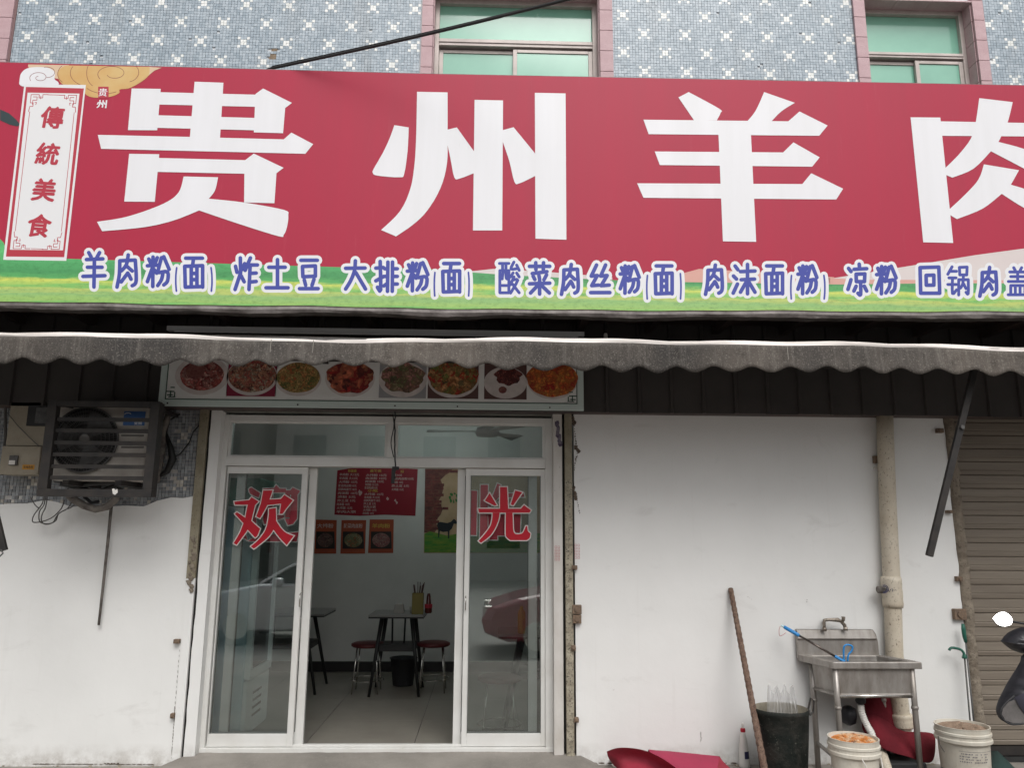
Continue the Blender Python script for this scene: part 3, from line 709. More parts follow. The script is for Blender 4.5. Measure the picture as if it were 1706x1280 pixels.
# metal lip under the print with a wavy loose strip
b = MB(); top_ = []; bot_ = []
for k in range(241):
    x = sxl+(sxr-sxl)*k/240; z = sign_bot(x)
    top_.append((x, YS+0.004, z-0.002)); bot_.append((x, YS+0.012+0.004*math.sin(k*.9), z-0.042+0.006*math.sin(x*5.3)+random.uniform(-.003, .003)))
mid = [(x, YS+0.001, z-0.022) for (x, y, z) in top_]
bk = [(x, YS+0.11, z+0.004) for (x, y, z) in bot_]
b.sheet([top_, mid, bot_, bk]); b.build('loose_edge_strip', METAL_D, SG, fix=False)

def L(k): return YS-0.0012-0.00004*k
def big(pts, org, sc, lay=0, mb=None):
    V = [P(org[0]+x/sc, org[1]+y/sc, L(lay)) for x, y in pts]
    mb.flat(V)
def curve(pts, n=5, closed=True):
    """Catmull-Rom through points; a point with a third item is kept sharp"""
    o = []; k = len(pts)
    for i in range(k if closed else k-1):
        p1, p2 = pts[i], pts[(i+1) % k]
        p0 = pts[(i-1) % k] if (closed or i > 0) else p1; p3 = pts[(i+2) % k] if (closed or i+2 < k) else p2
        if len(p1) > 2: p0 = p1
        if len(p2) > 2: p3 = p2
        for j in range(n):
            t = j/n
            o.append(tuple(0.5*((2*p1[a])+(-p0[a]+p2[a])*t+(2*p0[a]-5*p1[a]+4*p2[a]-p3[a])*t*t+(-p0[a]+3*p1[a]-3*p2[a]+p3[a])*t**3) for a in (0, 1)))
    if not closed: o.append(pts[-1][:2])
    return o
S1, O1, O2 = 2.909, (0, 80), (560, 80); S3, O3 = 2.5616, (1040, 80)
c1 = [[(638,195),(779,197),(762,398),(620,397)], [(775,213),(1240,225),(1236,284),(770,273)], [(1238,222),(1275,195),(1415,265),(1382,290),(1372,412),(1230,408)],
      [(943,162),(1083,167),(1066,440),(920,432)], [(768,325),(1238,338),(1232,398),(762,386)], [(474,420),(920,430),(1375,442),(1412,409),(1518,465),(1480,512),(490,488)],
      [(626,512),(772,514),(750,745),(602,744)], [(765,532),(1195,543),(1195,609),(760,600)], [(1185,545),(1230,511),(1375,580),(1340,606),(1330,752),(1183,748)]]
c1c = curve([(890,622,1),(1057,626,1),(1042,690),(1012,730,1),(1180,748),(1375,784),(1397,812),(1390,870),(1375,905),(1350,912),(1160,853),(965,787,1),(840,836),(700,868),(495,888,1),(470,842,1),(620,816),(790,755),(865,700)], 5)
c2 = [curve([(282,373,1),(352,384,1),(346,500),(330,608),(308,626),(200,618),(178,605),(182,585),(225,510),(258,440)], 4),
      curve([(392,211,1),(540,214,1),(540,420),(537,560),(505,680),(440,790),(370,858),(290,913,1),(218,882,1),(310,790),(360,680),(380,560),(388,420)], 4),
      curve([(538,395,1),(585,384,1),(668,500,1),(668,606,1),(600,632),(573,627),(555,540),(538,460,1)], 4),
      [(671,250),(809,253),(805,884),(663,884)], curve([(808,397,1),(860,383,1),(968,515,1),(968,618,1),(890,655),(864,648),(840,550),(808,455,1)], 4), [(963,216),(1112,219),(1116,929),(966,924)]]
c3 = [curve([(231,210,1),(275,187,1),(405,258),(411,276),(395,308,1),(298,308,1)], 4), curve([(597,187,1),(728,233,1),(670,270),(625,316,1),(523,314,1),(560,268)], 4),
      [(82,305),(700,312),(748,270),(868,330),(832,374),(104,367)], [(130,441),(678,445),(722,402),(834,466),(802,506),(152,499)],
      [(55,577),(760,580),(798,534),(934,600),(905,646),(82,639)], [(400,312),(538,312),(563,827),(421,825)]]
c4 = [[(1222,295),(1349,296),(1404,832),(1276,829)], [(1345,312),(1880,322),(1880,378),(1355,374)],
      curve([(1515,213,1),(1658,230,1),(1635,320),(1597,400,1),(1706,430),(1820,478,1),(1800,565,1),(1706,514),(1565,440,1),(1490,515),(1400,553,1),(1370,540,1),(1370,512,1),(1440,440),(1490,360)], 4),
      curve([(1535,496,1),(1685,521,1),(1650,583,1),(1730,608),(1830,650,1),(1800,725,1),(1706,682),(1611,622,1),(1530,685),(1420,730,1),(1390,712,1),(1388,688,1),(1460,620),(1512,560)], 4),
      [(1860,300),(1900,270),(2010,320),(1985,340),(1960,832),(1835,832)]]
for ps, og, sc in ((c1+[c1c], O1, S1), (c2, O2, S1), (c3, O3, S3), (c4, O3, S3)):
    b = MB()
    for k, p in enumerate(ps): big(p, og, sc, 20+k, b)
    b.build('large_white_character', SWHITE, SG, fix=False)

# meadow strip, hills, clouds, brush mark
def sp(pts, lay, mat, name, mb=None):
    q = mb or MB(); q.flat([P(u, v, L(lay)) for u, v in pts])
    if mb is None: return q.build(name, mat, SG, fix=False)
zbot = [(u, 503+13.5*u/900 if u < 900 else 516.5+3.5*(u-900)/806) for u in range(1790, -90, -47)]
mt = [(-90, 396), (0, 398), (6, 404), (12, 421), (30, 428), (110, 431), (300, 437), (560, 445), (700, 447), (840, 458), (1000, 466), (1140, 470), (1400, 474), (1560, 472), (1790, 472)]
mb_ = MB(); x0_, x1_ = P(-90, 450, YS).x, P(1790, 450, YS).x
mb_.flat([P(u, v, L(4)) for u, v in mt]+[Vector((x, L(4), sign_bot(x)+0.001)) for x in reversed([x0_+(x1_-x0_)*k/120 for k in range(121)])]); mb_.build('meadow_print', MEADOW, SG, fix=False)
sp([(784, 452), (822, 448), (900, 452), (1020, 462), (1020, 470), (784, 462)], 3, SCREAM, 'hill_print')
sp([(1128, 458), (1165, 448), (1300, 455), (1390, 462), (1390, 478), (1128, 474)], 3, SPEACH, 'hill_print')
sp([(1385, 464), (1516, 443), (1625, 425), (1706, 414), (1790, 404), (1790, 476), (1385, 480)], 2, SCREAM, 'hill_print')
sp([(1370, 463), (1440, 466), (1706, 467), (1790, 468), (1790, 478), (1370, 478)], 3, SPEACH, 'hill_print')
SB, OB = 3.657, (0, 90)
def B(pts): return [(OB[0]+x/SB, OB[1]+y/SB) for x, y in pts]
sp(B([(0, 336), (55, 360), (100, 400), (122, 428), (108, 440), (60, 430), (0, 402)]), 5, SINK_BR, 'brush_mark_print')
sp(B(curve([(172,62,1),(420,66,1),(400,120),(350,150),(250,110),(178,84)], 4)), 5, SPALE, 'cloud_print')
sp(B([(900, 76), (985, 82), (940, 100), (905, 130)]), 5, SPALE, 'cloud_print')
sp(B(curve([(352,140),(352,105),(385,75),(420,68,1),(912,77,1),(905,130),(850,175),(785,208),(730,215),(725,238),(660,262),(560,262),(518,240),(512,212),(440,200),(380,182)], 4)), 6, SCLOUD, 'cloud_print')
sp(B(curve([(118,165),(128,118),(165,86),(235,78),(300,85),(335,112),(332,150),(356,172),(345,190),(240,195),(150,198),(120,185)], 4)), 7, SWHITE, 'cloud_print')
b = MB(); cnt = [200]
def spiral(cx, cy, rx, ry, t0, t1, dec, n=26):
    return [(cx+rx*(1-dec*(i/n))*math.cos(t0+(t1-t0)*i/n), cy+ry*(1-dec*(i/n))*math.sin(t0+(t1-t0)*i/n)) for i in range(n+1)]
for q in (spiral(240, 142, 62, 38, 2.6, 10.5, 0.75), spiral(690, 118, 100, 55, 2.5, 9.0, 0.6), spiral(560, 110, 140, 90, 1.9, 3.9, 0.1), spiral(420, 120, 68, 62, 2.2, 4.6, 0),
          spiral(590, 115, 62, 85, 2.0, 4.0, 0), spiral(770, 110, 75, 60, -0.7, 1.3, 0), spiral(285, 110, 48, 32, -1.9, 1.6, 0), spiral(640, 140, 150, 100, 1.1, 2.4, 0)):
    q = [p for p in q if p[1] > 70]
    capsule(b, B(q), 0.42, lambda x, y, k: P(x, y, L(8+k*0.002)), cnt, n=2)
b.build('cloud_line_print', SDARKRED, SG, fix=False)
# scroll
SCR = MB(); 
def sq(pts, lay): SCR.flat([P(u, v, L(lay)) for u, v in B(pts)])
SCR.mat(0); sq([(148,183),(523,187),(404,1260),(19,1254)], 10)
SCR.mat(1); sq([(158,199),(511,208),(391,1238),(36,1234)], 11)
SCR.mat(0); sq([(168,234),(484,240),(384,1196),(60,1192)], 12)
SCR.mat(0)
for pa, pb in (((176, 205), (56, 1236)), ((470, 210), (373, 1236))): pass
SCR.mat(1)
cnt = [0]
def ln(pts, r=0.5): capsule(SCR, B(pts), r, lambda x, y, k: P(x, y, L(13+k*0.01)), cnt, n=2)
TL, TR, BR, BL_ = (188, 246), (468, 251), (363, 1190), (78, 1186)
ln([(290,247),(365,249)]); ln([(181,350),(93,1078)], 0.5); ln([(452,355),(374,1080)], 0.5); ln([(190,1186),(262,1188)])
def fret(cx, cy, sx, sy):
    for q in ([(0,0),(50,0),(50,20),(72,20),(72,0),(104,0)], [(0,0),(0,50),(18,50),(18,72),(0,72),(-5,104)], [(14,14),(38,14),(38,34),(14,34),(14,60)], [(28,48),(38,48),(34,62)], [(60,8),(60,26)]):
        ln([(cx+sx*x - (cy-246)*0*0.11 - sy*y*0.11, cy+sy*y) for x, y in q], 0.55)
fret(190, 246, 1, 1); fret(467, 250, -1, 1); fret(80, 1186, 1, -1); fret(361, 1190, -1, -1)
SCR.mat(2)
for ch, (x, y) in zip('傳統美食', ((318, 385), (290, 607), (268, 827), (238, 1045))):
    u, v = B([(x, y)])[0]; c = P(u, v, L(30)); [text(SCR, ch, (c[0]+dx_, c[1]-0.00003*q_, c[2]+dz_), 41/263.0, rot=math.radians(-3), fit=39/263.0) for q_, (dx_, dz_) in enumerate(((0, 0), (.006, .001), (-.005, -.002), (.002, .005), (-.001, -.005), (.005, -.004)))]
SCR.build('scroll_print', [SCELL, SSCROLLRED, SSCROLLRED], SG, fix=False)
b = MB(); b.mat(0); b.flat([P(u, v, L(9)) for u, v in ((163.5, 144), (181, 144), (181, 163), (163.5, 163))])
b.mat(1); 
for q_, d_ in enumerate((0, .002, -.002)):
    c_ = P(171.5, 153.5, L(12)); text(b, '贵', (c_.x+d_, c_.y-.00003*q_, c_.z), 0.06, fit=0.056); c_ = P(169.5, 173, L(12)); text(b, '州', (c_.x+d_, c_.y-.00003*q_, c_.z), 0.062, fit=0.066)
b.build('seal_print', [SSCROLLRED, SWHITE], SG, fix=False)

# blue lettering on the meadow: strokes in a 100 x 100 cell
GL = {
'羊': [[(28,3),(38,15)],[(74,3),(62,17)],[(18,22),(88,20)],[(22,43),(85,43)],[(3,68),(97,66)],[(52,22),(50,97)]],
'肉': [[(22,20),(20,60),(10,97)],[(22,20),(88,18)],[(88,18),(92,60),(90,85),(75,93)],[(58,3),(50,32),(28,50)],[(52,36),(75,50)],[(56,56),(28,82)],[(60,60),(70,74)]],
'粉': [[(10,12),(18,25)],[(46,8),(38,24)],[(4,33),(48,31)],[(28,6),(27,97)],[(24,42),(4,82)],[(32,44),(44,56)],[(64,8),(50,46)],[(74,5),(97,44)],[(54,54),(90,52),(90,80),(74,92)],[(70,56),(64,76),(48,94)]],
'面': [[(10,4),(92,4)],[(48,6),(44,26)],[(5,30),(8,97)],[(5,30),(93,28)],[(93,28),(93,97)],[(8,97),(93,95)],[(37,34),(37,92)],[(65,34),(65,92)],[(38,53),(64,53)],[(38,73),(64,73)]],
'炸': [[(6,28),(12,46)],[(44,20),(33,38)],[(26,3),(27,48),(4,97)],[(29,56),(42,74)],[(68,3),(46,40)],[(62,24),(97,24)],[(67,24),(62,97)],[(67,49),(92,48)],[(66,75),(92,73)]],
'土': [[(15,28),(85,28)],[(52,3),(52,93)],[(3,95),(97,95)]],
'豆': [[(10,5),(93,5)],[(18,25),(20,58)],[(18,25),(83,23)],[(83,23),(83,56)],[(20,58),(83,56)],[(27,68),(34,85)],[(76,66),(66,86)],[(3,96),(97,96)]],
'大': [[(5,28),(95,27)],[(50,3),(46,36),(28,70),(5,97)],[(52,42),(97,97)]],
'排': [[(3,24),(36,22)],[(22,3),(24,92),(10,84)],[(3,64),(38,50)],[(56,5),(54,97)],[(42,26),(54,26)],[(42,50),(54,50)],[(38,80),(54,72)],[(76,5),(75,97)],[(76,26),(97,26)],[(76,50),(97,50)],[(76,74),(97,74)]],
'酸': [[(3,7),(48,7)],[(18,7),(18,28)],[(34,7),(34,28)],[(5,29),(48,29)],[(5,29),(5,96)],[(48,29),(48,96)],[(5,96),(48,96)],[(8,74),(46,74)],[(20,34),(16,54)],[(34,34),(36,52),(44,54)],[(72,3),(58,24),(92,22)],[(85,12),(97,28)],[(68,36),(56,48)],[(85,36),(97,48)],[(72,48),(55,72)],[(65,58),(90,58),(56,97)],[(66,70),(97,96)]],
'菜': [[(3,14),(97,14)],[(32,3),(33,24)],[(68,3),(67,24)],[(84,30),(16,36)],[(20,44),(28,54)],[(47,42),(50,53)],[(82,40),(70,55)],[(3,67),(97,65)],[(50,54),(50,98)],[(44,70),(8,95)],[(56,70),(95,95)]],
'丝': [[(32,3),(6,40),(36,38),(8,72),(42,70)],[(76,3),(52,40),(84,38),(54,72),(94,70)],[(3,95),(97,95)]],
'沫': [[(12,8),(24,20)],[(5,40),(18,50)],[(4,95),(22,66)],[(35,26),(97,24)],[(65,3),(65,97)],[(38,52),(95,50)],[(62,56),(35,92)],[(68,56),(97,92)]],
'凉': [[(8,15),(20,25)],[(5,80),(20,50)],[(60,2),(62,14)],[(35,18),(97,16)],[(45,33),(46,56)],[(45,33),(88,32)],[(88,32),(86,56)],[(46,56),(86,56)],[(67,58),(67,96),(54,92)],[(45,70),(34,85)],[(85,70),(97,85)]],
'回': [[(5,6),(8,95)],[(5,6),(92,4)],[(92,4),(96,95)],[(8,95),(96,95)],[(33,33),(34,67)],[(33,33),(69,32)],[(69,32),(69,67)],[(34,67),(69,67)]],
'锅': [[(22,3),(3,28)],[(15,18),(42,18)],[(8,40),(40,40)],[(3,62),(42,62)],[(24,42),(24,92),(42,80)],[(55,5),(57,30)],[(55,5),(90,4)],[(90,4),(88,30)],[(57,30),(88,30)],[(52,46),(52,97)],[(52,46),(95,46)],[(95,46),(95,92),(85,88)],[(73,34),(70,60),(60,74)],[(74,60),(85,76)]],
'盖': [[(30,2),(38,12)],[(70,2),(62,12)],[(10,17),(92,17)],[(15,33),(85,33)],[(3,50),(97,50)],[(50,18),(50,50)],[(15,64),(15,93)],[(15,64),(87,64)],[(87,64),(87,93)],[(38,66),(38,93)],[(62,66),(62,93)],[(2,96),(98,96)]],
'饭': [[(24,3),(6,32)],[(16,20),(42,20),(34,34)],[(22,36),(22,92),(42,78)],[(92,5),(56,12)],[(56,12),(54,60),(42,95)],[(58,34),(90,34),(60,96)],[(62,50),(96,96)]],
'(': [[(80,0),(35,30),(30,70),(62,100)]], ')': [[(20,0),(65,30),(70,70),(38,100)]]}
line = [('羊',134,179,416,483),('肉',188,233,420,483),('粉',241,286,422,482),('(',289,298,443,488),('面',303,343,425,483),(')',348,357,443,488),
 ('炸',387,433,425,487),('土',439,484,428,485),('豆',495,534,428,486),('大',571,613,430,486),('排',622,666,431,490),('粉',674,717,432,489),('(',720,728,451,496),('面',733,771,434,491),(')',777,785,451,496),
 ('酸',828,869,432,493),('菜',878,920,433,494),('肉',929,969,436,495),('丝',980,1020,437,493),('粉',1029,1069,437,493),('(',1074,1082,456,501),('面',1087,1125,438,494),(')',1130,1138,453,501),
 ('肉',1169,1209,437,495),('沫',1217,1262,436,494),('面',1271,1309,438,494),('(',1314,1322,456,501),('粉',1325,1365,437,494),(')',1369,1378,456,501),
 ('凉',1408,1448,436,496),('粉',1456,1497,438,494),('回',1528,1570,440,494),('锅',1575,1618,440,496),('肉',1626,1666,441,498),('盖',1676,1715,442,496),('饭',1723,1764,443,497)]
for li, (ch, u0, u1, v0, v1) in enumerate(line):
    b = MB(); par = ch in '()'; r = 1.5 if par else 3.15; ro = 6.6 if par else 8.2
    if ch in '酸锅盖': r = 2.5
    jit = random.Random(li)
    for mt_, rad, base in ((0, ro, 6+(li % 3)*2), (1, r, 16)):
        b.mat(mt_); cnt = [0]
        for st in GL[ch]:
            q = [(u0+3+(u1-u0-6)*x/100, v0+3+(v1-v0-6)*y/100) for x, y in st]
            if len(q) > 2: q = curve(q, 5 if par else 3, closed=False) if not (ch in '丝' or ch in '炸') else q
            capsule(b, q, rad, lambda x, y, k, base=base: P(x, y, L(base+k*0.06)), cnt, n=6)
    b.build('small_blue_character', [SWHITE, SBLUE], SG, fix=False)

# ------------------------------------------------------------------ canopy soffit behind the sign
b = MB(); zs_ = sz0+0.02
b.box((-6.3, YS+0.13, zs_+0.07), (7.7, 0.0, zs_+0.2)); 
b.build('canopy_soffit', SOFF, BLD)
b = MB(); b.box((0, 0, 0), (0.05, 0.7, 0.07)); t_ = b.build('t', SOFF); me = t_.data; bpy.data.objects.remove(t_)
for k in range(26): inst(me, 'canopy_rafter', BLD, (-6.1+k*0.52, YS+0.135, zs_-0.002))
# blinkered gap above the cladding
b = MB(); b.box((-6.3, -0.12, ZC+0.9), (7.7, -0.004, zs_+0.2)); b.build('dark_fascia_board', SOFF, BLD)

# lamp batten under the canopy
yl = -0.42
a0, a1 = P(279, 551, yl), P(973, 560, yl)
LB = thing('lamp_batten', 'long grey unlit lamp batten hanging in the dark gap between sign and awning', 'lamp', ((a0.x+a1.x)/2, yl, a0.z+0.05))
z_ = (a0.z+a1.z)/2
b = MB(); b.box((a0.x, yl-0.02, z_-0.004), (a1.x, yl+0.03, z_+0.03)); b.build('batten', BATTEN, LB, bevel=0.003)
b = MB(); b.tube([(a0.x+0.06, yl-0.03, z_-0.012), (a1.x-0.05, yl-0.03, z_-0.012)], 0.008, 8); b.build('tube', BATTEN, LB)
b = MB()
for k in range(4):
    x = a0.x+0.3+k*(a1.x-a0.x-0.6)/3; b.box((x-0.01, yl, z_+0.03), (x+0.01, yl+0.02, zs_+0.07))
b.build('hanger', STEEL_D, LB)
LK = P(1009, 560, -0.42)
LP_ = thing('lamp_socket', 'small white lamp socket at the right end of the dark gap above the awning', 'lamp holder', LK)
b = MB(); b.lathe((LK.x, LK.y, LK.z-0.02), [(0.008, 0), (0.014, 0.004), (0.014, 0.03), (0.010, 0.04)], 12); b.build('socket', WPLAST, LP_, smooth=False)
b = MB(); b.box((LK.x-0.006, LK.y-.006, LK.z+0.02), (LK.x+0.006, LK.y+.006, zs_+0.07)); b.build('stem', CABLE_B, LP_)

# ------------------------------------------------------------------ awning
YA = -1.05
zA = (Z(0, 561, YA)+Z(1706, 583, YA)+Z(900, 570, YA))/3
AW = thing('awning', 'rolled out grey cloth awning with scalloped dirty valance and front edge coloured pale as if sky lit', 'awning', (0.4, YA, zA))
axl, axr = -6.4, 7.4
b = MB(); rows = [[] for _ in range(7)]
n = 700
xph = P(136, 620, YA).x; per = (P(1030, 634, YA).x-xph)/13.95
for i in range(n+1):
    x = axl+(axr-axl)*i/n
    sc_ = 0.5+0.5*math.cos(2*math.pi*(x-xph)/per); sc_ = sc_**0.85
    hgt = 0.137+0.039*sc_+0.006*math.sin(x*2.1)+0.003*math.sin(x*7.7)+0.0015*math.sin(x*31)
    sway = 0.003*math.sin(2*math.pi*(x-xph)/per+0.6)+0.008*math.sin(x*1.9)+0.003*math.sin(x*6.1)
    sag = 0.010*math.sin(x*1.1)+0.006*math.sin(x*2.7+1)+0.003*math.sin(x*9)
    for j in range(7):
        f = j/6; rows[j].append((x, YA-0.012+sway*f*1.3-0.012*f, zA-0.004+sag*(1-f)-hgt*f))
b.sheet(rows); b.build('valance', FABRIC, AW, smooth=True, fix=False, solid=0.003)
for xs_ in (P(453, 575, YA).x, P(1310, 590, YA).x, P(523, 580, YA).x, P(-60, 570, YA).x):
    b = MB(); b.sheet([[(xs_-.0022, YA-0.021, zA-0.006), (xs_+.0022, YA-0.021, zA-0.006)], [(xs_-.0018, YA-0.030, zA-0.09), (xs_+.0018, YA-0.030, zA-0.09)]]); b.build('seam', M('pale_seam_thread', (0.26, 0.24, 0.21), 0.9) if 'pale_seam_thread' not in bpy.data.materials else bpy.data.materials['pale_seam_thread'], AW, fix=False)
b = MB(); rows = [[] for _ in range(9)]
for i in range(n//2+1):
    x = axl+(axr-axl)*i/(n/2); sag = 0.010*math.sin(x*1.1)+0.006*math.sin(x*2.7+1)+0.003*math.sin(x*9)
    for j in range(9):
        a = -0.1+j/8*1.9; rr = 0.031+0.004*math.sin(x*4.4+j)+0.0015*math.sin(x*13+j*2)
        rows[j].append((x, YA+0.02-rr*math.cos(a), zA+sag+rr*math.sin(a)*0.9))
b.sheet(rows); b.build('front_edge', FABRIC_T, AW, smooth=True, fix=False)
b = MB(); b.tube([(axl, YA+0.02, zA), (axr, YA+0.02, zA)], 0.022, 10); b.build('front_bar', STEEL_G, AW, smooth=True)
b = MB(); rows = [[] for _ in range(6)]
for i in range(121):
    x = axl+(axr-axl)*i/120
    for j in range(6):
        f = j/5; rows[j].append((x, YA+0.03+f*0.77, zA+0.026+f*0.06-0.02*math.sin(math.pi*f)+0.004*math.sin(x*3+j)))
b.sheet(rows); b.build('roof_cloth', FABRIC, AW, smooth=True, fix=False, solid=0.003)
b = MB(); b.tube([(axl, YA+0.82, zA+0.07), (axr, YA+0.82, zA+0.07)], 0.035, 12); b.build('roller', STEEL_D, AW, smooth=True)
for x in (-5.6, -1.2, 3.9, 6.2):
    b = MB(); b.box((x-0.02, YA+0.78, zA+0.02), (x+0.02, -0.17, zA+0.12)); b.build('wall_bracket', STEEL_D, AW)
def arm(p0, p1, wd):
    d = (p1-p0); d.normalize(); s_ = d.cross(Vector((0, 1, 0))).normalized()*wd; t_ = Vector((0, 0.014, 0))
    b = MB(); b.hexa([p1-s_-t_, p1+s_-t_, p1+s_+t_, p1-s_+t_], [p0-s_-t_, p0+s_-t_, p0+s_+t_, p0-s_+t_]); return b
ya = -0.86
p0, p1 = P(1624, 612, ya), P(1548, 927, ya)
b = arm(p0, p1, 0.021); b.build('support_arm', STEEL_D, AW, bevel=0.003)
pm_ = p0.lerp(p1, 0.33); b = MB(); b.lathe((pm_.x, pm_.y-0.03, pm_.z), [(0.014, 0), (0.014, 0.02)], 8, ax='y'); b.build('bolt', STEEL_G, AW)
p0, p1 = P(-70, 600, ya), P(6, 918, ya)
b = arm(p0, p1, 0.022); b.build('support_arm', STEEL_D, AW, bevel=0.003)
b = MB(); c = P(4, 922, ya); b.tube([(c.x, c.y-.02, c.z+0.02), (c.x+0.016, c.y-.02, c.z), (c.x-0.01, c.y-.02, c.z-0.03), (c.x-0.05, c.y-.02, c.z-0.045)], 0.005, 6); b.build('hook', STEEL_G, AW)

# ------------------------------------------------------------------ menu picture board over the door
YM = -0.24
mA, mB_, mC, mD = P(263, 672, YM), P(973, 683, YM), P(973, 600, YM), P(263, 590, YM)
mx0, mx1 = (P(264, 665, YM).x), P(972.5, 670, YM).x
mz0 = (Z(265, 676, YM)+Z(973, 684, YM))/2; mz1 = mz0+0.52
MBD = thing('menu_picture_board', 'white picture board of eight noodle and meat dishes hanging over the shop door', 'menu board', ((mx0+mx1)/2, YM, mz0))
b = MB(); b.box((mx0, YM, mz0), (mx1, YM+0.03, mz1)); b.build('board', MENU_E, MBD)
b = MB(); b.box((mx0+0.045, YM-0.002, mz0+0.05), (mx1-0.045, YM, mz1-0.05)); b.build('print_ground', MENU_W, MBD)
b = MB()
for (x0, z0_, x1, z1_) in ((mx0+0.05, mz0+0.045, mx1-0.05, mz0+0.052), (mx0+0.047, mz0+0.045, mx0+0.054, mz1-0.05), (mx1-0.054, mz0+0.045, mx1-0.047, mz1-0.05)):
    b.box((x0, YM-0.0045, z0_), (x1, YM-0.0025, z1_))
for s_, xc in ((1, mx0+0.05), (-1, mx1-0.05)):
    for (dx, dz, w_, h_) in ((0.0, 0.10, 0.06, .008), (0.03, 0.06, 0.008, 0.05), (0.01, 0.075, 0.04, .008), (0.03, 0.13, 0.03, 0.008), (0.06, 0.06, 0.008, 0.04), (0.02, 0.06, 0.05, 0.007)):
        b.box((xc+s_*dx, YM-0.0055, mz0+dz), (xc+s_*(dx+w_), YM-0.003, mz0+dz+h_))
b.build('border_print', MENU_G, MBD)
foods = [('red_noodle_print', [(0.30, 0.03, 0.03), (0.50, 0.24, 0.20), (0.10, 0.008, 0.01), (0.38, 0.10, 0.08)], 38), ('beef_noodle_print', [(0.25, 0.02, 0.03), (0.42, 0.20, 0.12), (0.06, 0.005, 0.005), (0.50, 0.36, 0.26)], 45),
         ('herb_noodle_print', [(0.35, 0.06, 0.02), (0.45, 0.28, 0.10), (0.06, 0.09, 0.02), (0.40, 0.2, 0.07)], 45), ('fried_ribs_print', [(0.30, 0.015, 0.015), (0.06, 0.006, 0.006), (0.45, 0.10, 0.05), (0.3, 0.12, 0.06)], 26),
         ('bean_pork_print', [(0.20, 0.08, 0.06), (0.10, 0.13, 0.05), (0.32, 0.14, 0.12), (0.05, 0.05, 0.025)], 36), ('pepper_meat_print', [(0.35, 0.012, 0.012), (0.10, 0.13, 0.03), (0.42, 0.2, 0.08), (0.04, 0.05, 0.02)], 34),
         ('braised_meat_print', [(0.12, 0.015, 0.012), (0.05, 0.012, 0.012), (0.22, 0.06, 0.05)], 50), ('fried_chicken_print', [(0.42, 0.08, 0.015), (0.5, 0.16, 0.03), (0.28, 0.012, 0.008), (0.45, 0.12, 0.03)], 34)]
ys_ = [0, 0, 0, 0, 0, 0, 0, 0]
cx_ = [(336, 637, 44), (420, 632, 42), (497, 634, 38), (583, 636, 41), (671, 640, 40), (755, 640, 43), (842, 638, 36), (920, 640, 43)]
PLATE = M('printed_plate', (0.66, 0.60, 0.58), 0.6, col2=(0.50, 0.45, 0.43), sc=12)
DRED = M('printed_dark_red', (0.22, 0.008, 0.04), 0.6); DBR = M('printed_brown', (0.10, 0.05, 0.045), 0.6); GPH = M('printed_grey', (0.30, 0.30, 0.31), 0.6)
for i, ((nm, cols, sc_), (u, v, r)) in enumerate(zip(foods, cx_)):
    fm = food_mat(nm, cols, sc_); c = P(u, v, YM); R_ = r/1280*5.75
    cellx0, cellx1 = P(u-r*0.98, v, YM).x, P(u+r*0.98, v, YM).x
    bgm = [MENU_W, DRED, MENU_W, MENU_W, GPH, DBR, DBR, MENU_W][i]
    b = MB(); b.mat(0); zc0 = mz0+0.075
    b.box((cellx0, YM-0.004, zc0), (cellx1, YM-0.0024, mz1-0.06))
    b.mat(1)
    cz = max(c.z, zc0+R_*0.74+0.005)
    def disc(rx, rz, lay, wob=0.0, dx=0, dz=0, kk=40):
        b.flat([Vector((c.x+dx+rx*(1+wob*math.sin(5*a)+wob*.7*math.sin(11*a+i))*math.cos(a), YM-0.0042-lay*0.0006, cz+dz+rz*(1+wob*math.sin(7*a+i))*math.sin(a))) for a in [2*math.pi*k/kk for k in range(kk)]])
    disc(R_*0.98, R_*0.74, 0)
    b.mat(2); f_ = [0.80, 0.92, 0.92, 0.92, 0.86, 0.96, 0.60, 0.98][i]
    disc(R_*f_, R_*(0.74*f_-0.02), 1, wob=[0.01, 0.01, 0.01, 0.07, 0.08, 0.03, 0.10, 0.02][i], dz=[0, .01, .012, 0.01, 0.015, 0.015, 0.05, 0.01][i], dx=[0, 0, 0, 0, 0, 0, 0.02, 0][i])
    if i == 0: b.mat(3); disc(0.07, 0.06, 2, 0.05, -0.05, 0.03)
    if i == 6: b.mat(3); disc(0.03, 0.026, 2, 0.02, -0.02, -0.055)
    b.build('dish_photo', [bgm, PLATE, fm, M('printed_meat', (0.14, 0.03, 0.03), 0.6, col2=(0.22, 0.09, 0.07), sc=60)], MBD, fix=False)
b = MB()
for u, v in ((279, 674), (496, 677), (658, 679), (762, 681), (916, 682)):
    c = P(u, v-1, YM); b.lathe((c.x, YM-0.004, mz0+0.018), [(0.006, 0), (0.006, 0.004)], 8, ax='y')
b.build('nail', CABLE_B, MBD)
